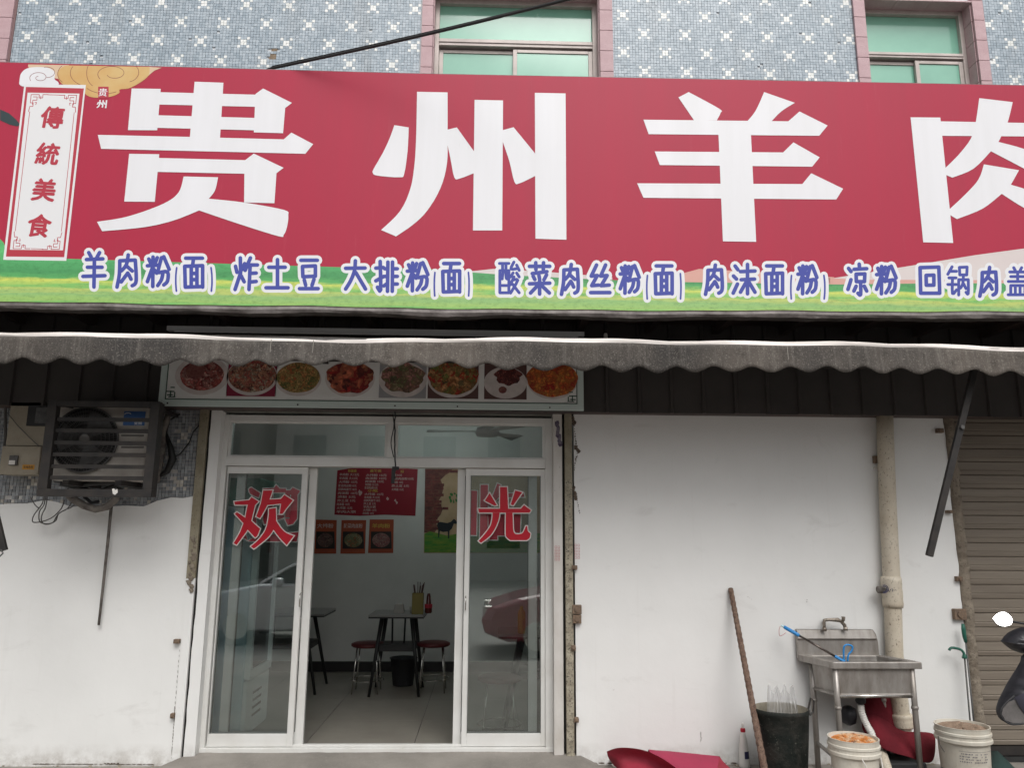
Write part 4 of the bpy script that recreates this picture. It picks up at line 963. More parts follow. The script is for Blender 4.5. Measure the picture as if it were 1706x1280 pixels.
# ------------------------------------------------------------------ sliding glass door
y = YD
def XX(u1, v1, u2, v2, yy=YD): return X(u1, v1, u2, v2, yy)
fx0 = XX(367, 760, 331, 1240); fx1 = XX(919, 760, 922, 1240)
lx0 = XX(382, 780, 342, 1240)
zt_ = Z(640, 695, y); zm1, zm0 = Z(640, 763.5, y), Z(640, 779, y); zs0 = SILLZ
DR = thing('sliding_glass_door', 'white framed sliding glass shop door with red decals, open in the middle', 'door', ((fx0+fx1)/2, y, zs0))
b = MB(); b.box((fx0, y-0.03, zs0), (fx0+0.055, y+0.10, zt_)); b.build('frame_post', UPVC, DR, bevel=0.003)
b = MB(); b.box((fx1-0.055, y-0.03, zs0), (fx1, y+0.10, zt_)); b.build('frame_post', UPVC, DR, bevel=0.003)
b = MB(); b.box((fx0+0.055, y-0.03, zt_-0.05), (fx1-0.055, y+0.10, zt_)); b.build('head_rail', UPVC, DR, bevel=0.003)
b = MB(); b.box((fx0+0.055, y-0.032, zm0), (fx1-0.055, y+0.10, zm1)); b.build('middle_rail', UPVC, DR, bevel=0.003)
b = MB(); b.box((fx0, y-0.035, zs0-0.015), (fx1, y+0.10, zs0+0.018)); b.box((fx0+.05, y+0.0, zs0+0.018), (fx1-.05, y+0.006, zs0+0.034)); b.build('sill_track', UPVC, DR, bevel=0.003)
tm0, tm1 = P(646, 730, y).x, P(659, 730, y).x
b = MB(); b.box((tm0, y-0.03, zm1), (tm1, y+0.05, zt_-0.05)); b.build('transom_mullion', UPVC, DR, bevel=0.003)
for a, c in ((fx0+0.055, tm0), (tm1, fx1-0.055)):
    b = MB()
    for (p, q) in (((a, zm1), (a+0.02, zt_-0.05)), ((c-0.02, zm1), (c, zt_-0.05)), ((a+.02, zm1), (c-.02, zm1+0.012)), ((a+.02, zt_-0.062), (c-.02, zt_-0.05))):
        b.box((p[0], y-0.015, p[1]), (q[0], y+0.01, q[1]))
    o = b.build('transom_bead', UPVC, DR)
    b = MB(); b.box((a+0.01, y-0.003, zm1+0.005), (c-0.01, y+0.003, zt_-0.055)); b.build('pane', GLASS, DR)
def leaf(x0, x1, yy, sl, sr, name='door_leaf'):
    z0_, z1_ = zs0+0.022, zm0-0.004; br = 0.085; tr = 0.022
    b = MB(); b.box((x0, yy-0.018, z0_), (x0+sl, yy+0.018, z1_)); b.box((x1-sr, yy-0.018, z0_), (x1, yy+0.018, z1_))
    b.box((x0+sl, yy-0.018, z0_), (x1-sr, yy+0.018, z0_+br)); b.box((x0+sl, yy-0.018, z1_-tr-0.03), (x1-sr, yy+0.018, z1_))
    b.box((x0+sl-0.004, yy-0.022, z0_+br-0.004), (x0+sl, yy-0.018, z1_-tr-.03)); b.box((x1-sr, yy-0.022, z0_+br-0.004), (x1-sr+0.004, yy-0.018, z1_-tr-.03))
    o = b.build(name, UPVC, DR, bevel=0.0025); 
    g = MB(); g.box((x0+sl-0.004, yy-0.003, z0_+br-0.004), (x1-sr+0.004, yy+0.003, z1_-tr-0.026)); g.build('pane', GLASS, o)
    g = MB()
    for (p, q) in (((x0+sl-.001, z0_+br), (x0+sl+0.005, z1_-tr-.03)), ((x1-sr-.005, z0_+br), (x1-sr+.001, z1_-tr-.03)), ((x0+sl, z0_+br-.001), (x1-sr, z0_+br+0.005))):
        g.box((p[0], yy-0.008, p[1]), (q[0], yy+0.008, q[1]))
    g.build('gasket', M('grey_gasket', (0.16, 0.17, 0.16), 0.6) if 'grey_gasket' not in bpy.data.materials else bpy.data.materials['grey_gasket'], o)
    return o
yo, yi = y+0.012, y+0.062
L1x0, L1x1 = lx0, XX(516, 780, 486, 1240, yo)
L1 = leaf(L1x0, L1x1, yo, XX(392, 785, 350, 1225, yo)-L1x0-0.025, L1x1-XX(507, 785, 476.5, 1225, yo))
L2x1 = XX(531.5, 780, 503.5, 1240, yi)
L2 = leaf(L2x1-(L1x1-L1x0), L2x1, yi, 0.065, 0.058)
R1x0, R1x1 = XX(776, 780, 769, 1240, yo), XX(907, 780, 912, 1240, yo)
R1 = leaf(R1x0, R1x1, yo, XX(785, 785, 777, 1225, yo)-R1x0, R1x1-XX(902, 785, 890, 1225, yo)-0.02)
R2x0 = XX(763.5, 780, 753.5, 1240, yi)
R2 = leaf(R2x0, R2x0+(R1x1-R1x0), yi, 0.058, 0.065)

def decal(polys, org, sc, yy, par, grow, mats=None):
    b = MB()
    for k, p in enumerate(polys):
        q = [Vector((org[0]+x/sc, org[1]+y_/sc)) for x, y_ in p]
        # outline: every polygon grown outwards by mitring its corners
        a2 = sum(q[i].x*q[(i+1) % len(q)].y-q[(i+1) % len(q)].x*q[i].y for i in range(len(q)))
        sg = 1 if a2 > 0 else -1; o = []
        for i in range(len(q)):
            a, c, d = q[i-1], q[i], q[(i+1) % len(q)]
            e1 = (c-a).normalized(); e2 = (d-c).normalized(); n1 = Vector((e1.y, -e1.x))*sg; n2 = Vector((e2.y, -e2.x))*sg
            mt = n1+n2; l_ = max(0.45, mt.dot(n1)) if mt.length > 1e-6 else 1
            o.append(c+mt*(grow/l_))
        b.mat(0); b.flat([P(v_.x, v_.y, yy-0.0040-0.00002*k) for v_ in o])
        b.mat(1); b.flat([P(v_.x, v_.y, yy-0.0048-0.00002*k) for v_ in q])
    b.build('red_character_decal', mats or [WDEC, REDDEC], par, fix=False)
H1, HO = 10.24, (380, 800)
huan = [curve([(105,372,1),(360,345,1),(400,295,1),(520,368,1),(460,430,1),(395,700,1),(545,835,1),(500,950),(460,985,1),(335,850,1),(250,970),(145,1110,1),(95,1080,1),(200,900),(262,740,1),(115,580,1),(150,550,1),(292,645,1),(335,425,1),(118,425,1)], 3),
        curve([(600,180,1),(760,178,1),(708,335,1),(900,325,1),(960,255,1),(1105,350,1),(1000,480),(930,580,1),(880,580,1),(905,405,1),(670,430,1),(600,560),(545,655,1),(480,625,1),(560,400,1)], 3),
        curve([(695,495,1),(815,480,1),(820,700,1),(900,820),(1000,910),(1120,955,1),(1000,1115,1),(880,990),(775,850,1),(700,960),(590,1060),(440,1175,1),(390,1135,1),(520,1020),(640,850),(690,640)], 3)]
GO = (770, 800)
guang = [curve([(400,335),(468,225,1),(590,430,1),(555,440,1),(395,360)], 2), [(645,122),(765,122),(785,500),(645,500)], [(905,180),(1025,212),(870,435),(828,420)],
         [(272,492),(1000,492),(1055,430),(1175,520),(1145,560),(290,558)],
         curve([(520,560,1),(640,560,1),(620,680),(560,830),(470,960),(320,1075,1),(280,1040,1),(380,930),(480,790),(515,650)], 3),
         curve([(745,560,1),(860,560,1),(868,820),(885,900),(930,928),(1000,922),(1045,890),(1085,790,1),(1110,790,1),(1120,870),(1165,915,1),(1150,990),(1100,1030,1),(820,1030,1),(760,980),(742,900)], 3)]
decal(huan, HO, H1, yo, L1, 1.7); decal(guang, GO, H1, yo, R1, 1.7)
ying = [curve([(355,160),(395,130,1),(545,225,1),(520,300,1),(390,245)], 2), curve([(290,1000),(150,1000,1),(150,940,1),(280,900),(330,1045,1)], 2), [(600,150),(780,140),(820,90),(880,150),(985,150),(985,215),(760,215),(760,640),(930,560),(960,640),(620,760),(600,700)],
        [(975,180),(1060,180),(1100,130),(1230,190),(1185,250),(1175,660),(1110,750),(1020,775),(965,660),(1050,660),(1075,260),(1060,250),(1050,640),(975,640)], [(330,1045),(480,960),(1120,900),(1210,890),(1170,1050),(500,1050)], [(400,430),(480,430),(480,880),(420,960),(360,900)]]
lin_ = [[(100,180),(255,190),(240,945),(100,940)], [(315,85),(440,85),(430,1040),(300,1040)], curve([(530,250,1),(600,60,1),(660,90,1),(640,230,1),(1050,230,1),(1060,290,1),(620,300,1),(480,460,1),(430,430,1)], 2),
        [(620,380),(720,360),(760,440),(700,480)], [(440,590),(1000,590),(985,905),(900,905),(880,950),(600,950),(600,1020),(470,1020)], ]
def back_decal(polys, org, yy, par):       # seen through the front pane: sits on the inner leaf
    decal(polys, org, H1, yy, par, 1.7, [WDEC_LIFT, REDDEC_LIFT])
back_decal(ying, HO, yi, L2); back_decal(lin_, GO, yi, R2)
hl = [(505, 1000), (778, 1005)]
for u, v in hl:
    c = P(u-3 if u < 600 else u-2, v, yo); b = MB(); b.tube([(c.x, yo-0.018, c.z-0.05), (c.x, yo-0.05, c.z-0.045), (c.x, yo-0.05, c.z+0.045), (c.x, yo-0.018, c.z+0.05)], 0.004, 6)
    b.build('door_handle', CHROME, L1 if u < 600 else R1, smooth=True)

# ------------------------------------------------------------------ room
ROOM_Y = 3.3; FZ = SILLZ-0.012; RL, RR, RC = -3.3, 3.4, 2.86
b = MB(); b.box((RL-0.1, ROOM_Y, -0.2), (RR+0.1, ROOM_Y+0.1, RC+0.1)); b.build('room_back_wall', ROOMW, BLD)
b = MB(); b.box((RL-0.1, 0.25, -0.2), (RL, ROOM_Y, RC+0.1)); b.build('room_side_wall', ROOMW, BLD)
b = MB(); b.box((RR, 0.25, -0.2), (RR+0.1, ROOM_Y, RC+0.1)); b.build('room_side_wall', ROOMW, BLD)
b = MB(); b.box((RL, 0.25, RC), (RR, ROOM_Y, RC+0.1)); b.build('room_ceiling', ROOMC, BLD)
b = MB(); b.box((RL, ROOM_Y-0.012, FZ), (RR, ROOM_Y-0.001, FZ+0.11)); b.build('skirting', SKIRT, BLD)
b = MB(); b.box((RL, 0.2, FZ-0.1), (RR, ROOM_Y, FZ-0.004)); b.build('floor_bed', SKIRT, BLD)
b = MB(); b.box((0.0025, 0.0025, -0.004), (0.7975, 0.7975, 0)); t_ = b.build('t', FTILE); me = t_.data; bpy.data.objects.remove(t_)
tx = P(690, 1238, 0.3).x
for i in range(-5, 5):
    for j in range(4):
        a = tx+i*0.8; q = 0.22+j*0.8
        o = inst(me, 'floor_tile', BLD, (a, q, FZ-0.001*((i*j) % 2)*0.3)); 
        if j == 3: o.scale.y = (ROOM_Y-0.02-q)/0.8
b = MB(); b.box((fx0, YD+0.10, FZ-0.06), (fx1, 0.25, FZ+0.002)); b.build('threshold', UPVC, BLD)
lt = thing('ceiling_tube_lamp', 'bright fluorescent tube on the room ceiling seen through the middle of the transom', 'lamp', (P(692, 700, 2.2).x, 2.2, 2.78))
EM = bpy.data.materials.new('lit_tube'); EM.use_nodes = True
EM.node_tree.nodes['Principled BSDF'].inputs['Emission Color'].default_value = (0.85, 1, 0.98, 1); EM.node_tree.nodes['Principled BSDF'].inputs['Emission Strength'].default_value = 22.0
c = lt.location
b = MB(); b.box((c.x-0.45, c.y-0.03, 2.80), (c.x+0.75, c.y+0.03, RC-0.002)); b.build('lamp_batten', UPVC, lt)
b = MB(); b.tube([(c.x-0.43, c.y, 2.782), (c.x+0.73, c.y, 2.782)], 0.014, 8); b.build('tube', EM, lt)
# ceiling fan
fc = P(812, 719, 1.3)
FN = thing('ceiling_fan', 'grey three bladed ceiling fan hanging behind the right transom pane', 'ceiling fan', fc)
FANM = M('fan_enamel', (0.55, 0.55, 0.53), 0.5)
b = MB(); b.lathe(fc, [(0.02, -0.05), (0.10, -0.045), (0.115, -0.01), (0.10, 0.03), (0.03, 0.05), (0.012, 0.055), (0.012, RC-fc.z-0.06), (0.05, RC-fc.z-0.05), (0.055, RC-fc.z-0.003)], 24); b.build('motor', FANM, FN, smooth=True)
for k in range(3):
    a = math.radians(-62+120*k); d = Vector((math.cos(a), math.sin(a), 0)); s_ = Vector((-d.y, d.x, 0)); b = MB()
    q = [fc+d*0.10-s_*0.025, fc+d*0.56-s_*0.07+Vector((0, 0, .02)), fc+d*0.56+s_*0.07-Vector((0, 0, .02)), fc+d*0.10+s_*0.025]
    b.hexa([p-Vector((0, 0, .004)) for p in q], [p+Vector((0, 0, .002)) for p in q]); b.build('blade', FANM, FN)

# posters on the back wall
yw = ROOM_Y-0.004
def pq(b, pts, yy): b.flat([P(u, v, yy) for u, v in pts])
MP = thing('menu_poster', 'large red paper menu with curled corner taped to the back wall of the room', 'poster', P(627, 860, yw))
b = MB(); b.slab([P(u, v, yw) for u, v in [(557, 858), (562, 784), (575, 782), (590, 779), (640, 779), (696, 782), (694, 822), (692, 860), (640, 858), (600, 860)]], 0.003); b.build('paper', POST_R, MP, fix=False)
b = MB(); rr = random.Random(5)
dishes = ['羊肉粉 大12元', '羊肉面 大12元', '大排粉 15元', '酸菜肉丝粉10元', '回锅肉盖饭18元', '肉沫粉 10元', '凉粉 5元', '炸土豆 5元', '肉沫面 10元', '大排面 15元', '羊肉火锅']
for i in range(11):
    s_ = dishes[i]; n_ = len(s_); wpx = [34, 32, 32, 31, 32, 34, 31, 31, 22, 27, 33][i]; u0 = 565-i*0.5; v = 791+i*6.2
    c = P(u0+wpx/2, v, yw-0.002); text(b, s_, c, 0.032, bold=0.02, fit=wpx/148.0)
for i in range(13):
    if i == 5: continue
    s_ = dishes[(i*3+2) % 11]; wpx = [36, 36, 32, 23, 22, 0, 33, 27, 28, 21, 21, 23, 19][i]; u0 = 609-i*0.4; v = 792+i*5.3
    c = P(u0+wpx/2, v, yw-0.002); text(b, s_, c, 0.030, bold=0.02, fit=wpx/148.0)
for i in range(5):
    wpx = [18, 38, 20, 30, 21][i]; c = P(652+wpx/2, 792+i*6, yw-0.002); text(b, dishes[(i*2+1) % 11], c, 0.030, bold=0.02, fit=wpx/148.0)
b.build('menu_text', POST_T, MP, fix=False)
b = MB()
for s_, u, v, w_ in (('粉面类', 587, 785, 15), ('盖饭类', 626, 785, 20), ('小吃', 621, 818, 18), ('凉菜', 670, 786, 6)): text(b, s_, P(u, v, yw-0.002), 0.035, bold=0.02, fit=w_/148.0)
b.build('menu_heading', POST_Y, MP, fix=False)
b = MB(); ragged(600, 819, 601, 823, 3, 3.5, yw-0.003, b); ragged(646, 831, 646, 832, 2, 2.5, yw-0.003, b); ragged(659, 834, 661, 838, 3, 2.5, yw-0.003, b)
b.build('torn_spot', POST_T, MP, fix=False)
pl = [('leftmost of three small orange dish posters on the back wall', 525, 866, 561, 867, 560, 923, 522, 923, 0), ('middle one of three small orange dish posters on the back wall', 569, 867, 610, 867, 608, 923, 567, 923, 1), ('rightmost of three small orange dish posters on the back wall', 616, 866, 656, 866, 655, 922, 613, 922, 2)]
fcs = [food_mat('poster_dish_one', [(0.10, 0.02, 0.02), (0.2, 0.12, 0.10), (0.04, 0.02, 0.02)], 60), food_mat('poster_dish_two', [(0.3, 0.08, 0.03), (0.10, 0.13, 0.06), (0.3, 0.25, 0.15)], 50), food_mat('poster_dish_three', [(0.25, 0.04, 0.04), (0.32, 0.2, 0.18), (0.1, 0.01, 0.02)], 55)]
for lab, x0, y0, x1, y1, x2, y2, x3, y3, k in pl:
    o = thing('dish_poster', lab, 'poster', P((x0+x1)/2, y2, yw), group='orange dish posters on the back wall')
    b = MB(); b.slab([P(x0, y0, yw), P(x3, y3, yw), P(x2, y2, yw), P(x1, y1, yw)], 0.003); b.build('paper', POST_O, o, fix=False)
    b = MB(); xm, w_ = (x0+x1+x2+x3)/4, (x1-x0)
    b.flat([P(xm-w_*.42, 886, yw-.001), P(xm-w_*.44, 915, yw-.001), P(xm+w_*.44, 915, yw-.001), P(xm+w_*.42, 886, yw-.001)]); b.build('dark_picture', POST_B, o, fix=False)
    b = MB(); b.flat([P(xm+w_*.37*math.cos(a), 900.5+12*math.sin(a), yw-.002) for a in [2*math.pi*j/20 for j in range(20)]]); b.build('dish_picture', fcs[k], o, fix=False)
    b = MB(); text(b, ['大排粉', '酸菜肉丝粉', '羊肉粉'][k], P(xm, 876.5, yw-.002), 0.052, bold=0.02, fit=w_*0.78/148); b.build('lettering', POST_Y if k == 2 else POST_T, o, fix=False)
# mural sheet with goat
MU = thing('wall_mural', 'tall printed wall sheet with broken red bricks and a dark goat on grass', 'poster', P(760, 922, yw))
b = MB(); b.slab([P(709, 770, yw), P(706, 922, yw), P(930, 922, yw), P(926, 770, yw)], 0.003); b.build('sheet', MUR_B, MU, fix=False)
b = MB(); b.flat([P(u, v, yw-.0005) for u, v in [(708.5, 771), (756, 771), (752, 786), (742, 792), (734, 800), (739, 812), (736, 826), (730, 836), (738, 848), (734, 858), (726, 868), (729, 880), (724, 888), (706.5, 888)]]); b.build('mortar_print', M('mural_mortar_print', (0.10, 0.03, 0.028), 0.6, col2=(0.30, 0.12, 0.08), sc=14), MU, fix=False)
b = MB(); rr = random.Random(9)
for k in range(20):
    v = 772+k*5.6
    u = 709; row = 0
    lim = 709+rr.uniform(16, 34)*(1-0.45*(k > 13))+(28 if k < 3 else 0)
    while u < lim:
        w_ = rr.uniform(10, 16); 
        if rr.random() > 0.08: b.flat([P(u, v+0.5, yw-.0008), P(u, v+5.0, yw-.0008), P(min(u+w_, lim+5)-0.8, v+5.0, yw-.0008), P(min(u+w_, lim+5)-0.8, v+0.5, yw-.0008)])
        u += w_
b.build('brick_print', MUR_K, MU, fix=False)
b = MB(); b.flat([P(u, v, yw-.0010) for u, v in [(707, 890), (716, 886), (730, 889), (744, 893), (760, 890), (800, 886), (860, 890), (928, 888), (930, 921), (707, 921)]]); b.build('grass_print', MUR_G, MU, fix=False)
b = MB(); b.flat([P(u, v, yw-.0016) for u, v in [(729, 872), (733, 870), (745, 872), (751, 870), (756, 865), (759, 867), (762, 871), (760, 873.5), (756, 873), (753, 881), (749, 885), (748.5, 898), (746.5, 898), (746, 886), (738, 887), (733, 885), (731.5, 896), (730, 896), (730, 882), (728, 876)]])
b.build('goat_print', GOAT, MU, fix=False)
b = MB()
for k in range(9): a = k*0.8; ragged(756+6*math.cos(a), 829+6*math.sin(a), 757+7*math.cos(a), 830+7*math.sin(a), 2, 2.6, yw-.0016, b)
b.build('leaf_print', LEAFP, MU, fix=False)

# tables, stools, bin and table things
def table(loc, lab, w_=0.62, d_=0.5, h_=0.75):
    o = thing('dining_table', lab, 'table', loc, group='dining tables in the room'); x, y_, z = loc
    b = MB(); b.box((x-w_/2, y_-d_/2, z+h_-0.018), (x+w_/2, y_+d_/2, z+h_)); b.build('tabletop', TTOP, o, bevel=0.004)
    b = MB(); b.box((x-w_/2+0.002, y_-d_/2+.002, z+h_-0.032), (x+w_/2-.002, y_+d_/2-.002, z+h_-0.019)); b.build('top_edge', TBLACK, o)
    for sx in (-1, 1):
        for sy in (-1, 1):
            b = MB(); b.tube([(x+sx*w_*0.27, y_+sy*d_*0.34, z+h_-0.03), (x+sx*w_*0.44, y_+sy*d_*0.46, z)], [0.021, 0.013], 8); b.build('leg', TBLACK, o, smooth=True)
    for sx in (-0.12, 0.12):
        b = MB(); b.tube([(x+sx*w_, y_, z+h_-0.03), (x+sx*w_*0.9, y_, z+0.42)], 0.010, 6); b.build('shelf_strut', TBLACK, o)
    b = MB(); b.box((x-w_*0.34, y_-d_*0.3, z+0.40), (x+w_*0.34, y_+d_*0.3, z+0.46)); b.build('lower_shelf', TBLACK, o, bevel=0.004)
    return o
def stool(loc, lab):
    o = thing('stool', lab, 'stool', loc, group='red topped stools in the room'); x, y_, z = loc
    b = MB(); b.lathe((x, y_, z), [(0.15, 0.425), (0.165, 0.435), (0.165, 0.455), (0.14, 0.465), (0.0, 0.468)], 24, cap=False); b.build('seat', SEATR, o, smooth=True)
    for k in range(4):
        a = math.pi/4+k*math.pi/2; b = MB(); ca, sa = math.cos(a), math.sin(a)
        b.tube([(x+0.13*ca, y_+0.13*sa, z+0.43), (x+0.155*ca, y_+0.155*sa, z+0.2), (x+0.175*ca, y_+0.175*sa, z)], 0.0075, 6); b.build('leg', CHROME, o, smooth=True)
    b = MB(); b.tube([(x+0.165*math.cos(a), y_+0.165*math.sin(a), z+0.12) for a in [2*math.pi*k/20 for k in range(20)]], 0.006, 6, closed=True); b.build('foot_ring', CHROME, o)
    return o
def at_floor(u, v): return G(u, v, FZ)
t1 = G(664, 1026, FZ+0.75); t1y = t1.y+0.28; t1x = (P(613, 1026, t1.y).x+P(706, 1026, t1.y).x)/2
table((t1x, t1y, FZ), 'small pale topped table with black legs standing against the back wall between two stools', P(706, 1026, t1.y).x-P(613, 1026, t1.y).x, 0.52)
stool((P(614, 1064, t1y).x, t1y+0.0, FZ), 'red topped stool left of the small table by the back wall')
stool((P(722, 1064, t1y).x, t1y+0.05, FZ), 'red topped stool right of the small table by the back wall')
p = at_floor(669, 1146)
o = thing('waste_bin', 'black round waste bin in front of the small table by the back wall', 'bin', p)
b = MB(); b.lathe((p.x, p.y+0.12, FZ), [(0.10, 0.0), (0.105, 0.01), (0.135, 0.26), (0.145, 0.265), (0.14, 0.27), (0.128, 0.262), (0.10, 0.03)], 28); b.build('bucket_shell', RUBBER, o, smooth=True)
yt = t1y-0.05; TZ = FZ+0.75
q = P(666, 1010, yt); o = thing('tissue_box', 'pale tissue box on the small back table', 'tissue box', (q.x, yt, TZ))
b = MB(); b.hexa([(q.x-.06, yt-.05, TZ), (q.x+.05, yt-.05, TZ), (q.x+.05, yt+.05, TZ), (q.x-.06, yt+.05, TZ)], [(q.x-.045, yt-.03, TZ+.085), (q.x+.035, yt-.03, TZ+.085), (q.x+.035, yt+.03, TZ+.085), (q.x-.045, yt+.03, TZ+.085)]); b.build('box_shell', M('tissue_box_card', (0.33, 0.31, 0.28), 0.7), o, bevel=0.004)
b = MB(); b.box((q.x-.015, yt-.01, TZ+.085), (q.x+.012, yt+.01, TZ+.093)); b.build('tissue', WPLAST, o)
q = P(686, 1014, yt); o = thing('glass_cup', 'small pale cup between tissue box and chopstick holder', 'cup', (q.x, yt, TZ))
b = MB(); b.lathe((q.x, yt, TZ), [(0.018, 0), (0.024, 0.06), (0.021, 0.06), (0.016, 0.006)], 16); b.build('cup_shell', M('cup_plastic', (0.3, 0.28, 0.25), 0.4), o, smooth=True)
q = P(697, 1005, yt-0.03); o = thing('chopstick_holder', 'yellow square holder full of dark chopsticks on the small back table', 'holder', (q.x, yt-0.05, TZ))
b = MB(); b.box((q.x-.055, yt-.13, TZ), (q.x+.055, yt-.05, TZ+0.20)); b.build('holder_body', M('yellow_holder', (0.22, 0.18, 0.05), 0.7), o, bevel=0.004)
b = MB(); rr = random.Random(4)
for k in range(12): a = rr.uniform(-.04, .04); b.tube([(q.x+a, yt-.09, TZ+.15), (q.x+a*1.7, yt-.09+rr.uniform(-.02, .02), TZ+rr.uniform(.26, .31))], 0.004, 5)
b.build('chopsticks', M('chopstick_wood', (0.07, 0.02, 0.015), 0.6), o)
q = P(714, 1005, yt); o = thing('sauce_jar', 'round glass jar with red lid on the small back table', 'jar', (q.x, yt, TZ))
b = MB(); b.lathe((q.x, yt, TZ), [(0.03, 0), (0.036, 0.01), (0.036, 0.07), (0.025, 0.09), (0.02, 0.16), (0.012, 0.19)], 16); b.build('jar_glass', M('dark_sauce', (0.10, 0.015, 0.012), 0.2), o, smooth=True)
b = MB(); b.lathe((q.x, yt, TZ), [(0.038, 0.05), (0.039, 0.052), (0.039, 0.085), (0.03, 0.088)], 16); b.build('lid', REDP, o)
# second table at the left, third table close behind the right pane
p = G(547, 1020, FZ+0.75); w_ = 0.9
table((p.x-w_/2, p.y+0.1, FZ), 'dark legged table half hidden behind the left door leaf', w_, 0.6)
p = G(862, 1058, FZ+0.75)
table((p.x+0.28, p.y+0.24, FZ), 'pale topped table standing behind the right glass pane', 0.86, 0.5)
q = P(869, 1046, p.y+0.06); o = thing('drink_bottle', 'yellow bottle standing on the table behind the right glass pane', 'bottle', (q.x, p.y+.06, TZ))
b = MB(); b.lathe((q.x, p.y+.06, TZ), [(0.028, 0), (0.032, 0.01), (0.032, 0.15), (0.028, 0.17), (0.014, 0.19), (0.014, 0.21)], 16); b.build('bottle_shell', M('yellow_bottle', (0.55, 0.40, 0.04), 0.4, col2=(0.5, 0.2, 0.03), sc=14), o, smooth=True)
stool((P(832, 1125, p.y-0.05).x, p.y-0.12, FZ), 'red topped stool behind the right glass pane, nearest the door')
# display cooler behind the left leaf
cy0, cy1 = 0.36, 0.95
cxl, cxr = P(376, 1000, cy0).x-0.25, P(410, 1060, cy0).x
FR = thing('display_cooler', 'tall pale blue drinks cooler behind the left door leaf with slotted white base', 'cooler', (cxl+.2, cy0, FZ))
ch = 1.95; db = 0.42
b = MB(); b.box((cxl, cy0, FZ+0.02), (cxr, cy1, FZ+ch-0.22)); b.build('cabinet', FRIDGE, FR, bevel=0.01)
b = MB(); b.box((cxl, cy0, FZ+ch-0.215), (cxr+0.03, cy1, FZ+ch)); b.build('header', COOLG, FR, bevel=0.01)
b = MB(); b.box((cxr+0.004, cy0, FZ+0.03), (cxr+0.035, cy1, FZ+db)); o = b.build('base_grille', FRIDGE_W, FR, bevel=0.006)
for k in range(4):
    b = MB(); z = FZ+0.14+k*0.055; b.box((cxr+0.034, cy0+0.16, z), (cxr+0.037, cy1-0.2, z+0.018)); b.build('slot', BLACK, o)
b = MB(); z0_, z1_ = FZ+db+0.015, FZ+ch-0.23
b.box((cxr+0.004, cy0, z0_), (cxr+0.05, cy0+0.05, z1_)); b.box((cxr+0.004, cy1-0.05, z0_), (cxr+0.05, cy1, z1_)); b.box((cxr+.004, cy0+.05, z0_), (cxr+.05, cy1-.05, z0_+0.06)); b.box((cxr+.004, cy0+.05, z1_-0.05), (cxr+.05, cy1-.05, z1_))
b.build('door_frame', FRIDGE_W, FR, bevel=0.004)
b = MB(); b.box((cxr+0.02, cy0+0.05, z0_+.06), (cxr+0.026, cy1-.05, z1_-.05)); b.build('door_glass', CARG, FR)

# black cord and hook hanging at the door middle
c0, c1_ = P(658, 688, -0.06), P(656, 806, -0.06)
HC = thing('pull_cord', 'black cord with clip end hanging from the lintel in the door opening', 'cord', (c0.x, -0.06, c0.z))
pts = [P(658+random.uniform(-1, 1), v, -0.06) for v in range(686, 800, 8)]
b = MB(); b.tube(pts, 0.006, 6); pts2 = [P(654+math.sin(v*0.1)*2.5, v, -0.055) for v in range(690, 770, 8)]; b.tube(pts2, 0.004, 6); b.build('cord', CABLE_B, HC)
b = MB(); b.box((c1_.x-0.02, -0.07, c1_.z), (c1_.x+0.006, -0.05, c1_.z+0.11)); b.box((c1_.x-0.016, -0.07, c1_.z+0.10), (c1_.x+0.035, -0.05, c1_.z+0.125)); b.build('clip', CABLE_B, HC, bevel=0.004)
# ------------------------------------------------------------------ meter box and air conditioner on the left
def q3(u, v, y): return P(u, v, y)
ym = -0.16
a, c = P(10, 744, ym), P(72, 676, ym)
MT = thing('meter_box', 'beige metal meter box with window, lock and orange label left of the air conditioner', 'electric meter box', (a.x, ym, P(8, 792, ym).z))
x0, x1, zt2, zm2, zb2 = P(12, 720, ym).x, P(78, 720, ym).x, P(30, 670, ym).z, P(30, 744, ym).z, P(30, 791, ym).z
b = MB(); b.box((x0, ym, zm2+0.004), (x1, -0.005, zt2)); o = b.build('upper_door', BEIGE, MT, bevel=0.004)
wx0, wx1, wz0, wz1 = P(45, 709, ym).x, P(84, 709, ym).x, P(45, 710, ym).z, P(45, 676, ym).z
b = MB(); b.box((wx0, ym-0.012, wz0), (min(wx1, x1), ym-0.001, wz1)); b.build('window_frame', RUBBER, o)
b = MB(); b.box((wx0+0.06, ym-0.016, wz0+0.02), (min(wx1, x1)-0.005, ym-0.0125, wz1-0.015)); b.build('meter_face', M('meter_face_grey', (0.12, 0.12, 0.12), 0.3, col2=(0.05, 0.05, 0.05), sc=30), o)
b = MB(); b.box((x0-0.012, ym-0.015, zb2), (x1-0.02, -0.005, zm2)); o = b.build('lower_door', BEIGE, MT, bevel=0.004)
l0, l1 = P(18, 776, ym), P(34, 760, ym)
b = MB(); b.box((l0.x, ym-0.032, l0.z), (l1.x, ym-0.016, l1.z)); b.build('lock', STEEL_G, o, bevel=0.003)
b = MB(); b.box((l0.x+0.005, ym-0.036, l0.z+0.004), (l1.x-0.012, ym-0.0325, l0.z+0.034)); b.build('lock_face', WPLAST, o)
l0, l1 = P(39, 783, ym), P(60, 775, ym)
b = MB(); b.box((l0.x, ym-0.017, l0.z), (l1.x, ym-0.0155, l1.z)); b.build('orange_label', ORANGE_L, o)
b = MB(); text(b, '有电危险', ((l0.x+l1.x)/2, ym-0.0176, (l0.z+l1.z)/2), 0.02, bold=0.01, fit=(l1.x-l0.x)*0.8); b.build('label_text', CABLE_B, o, fix=False)
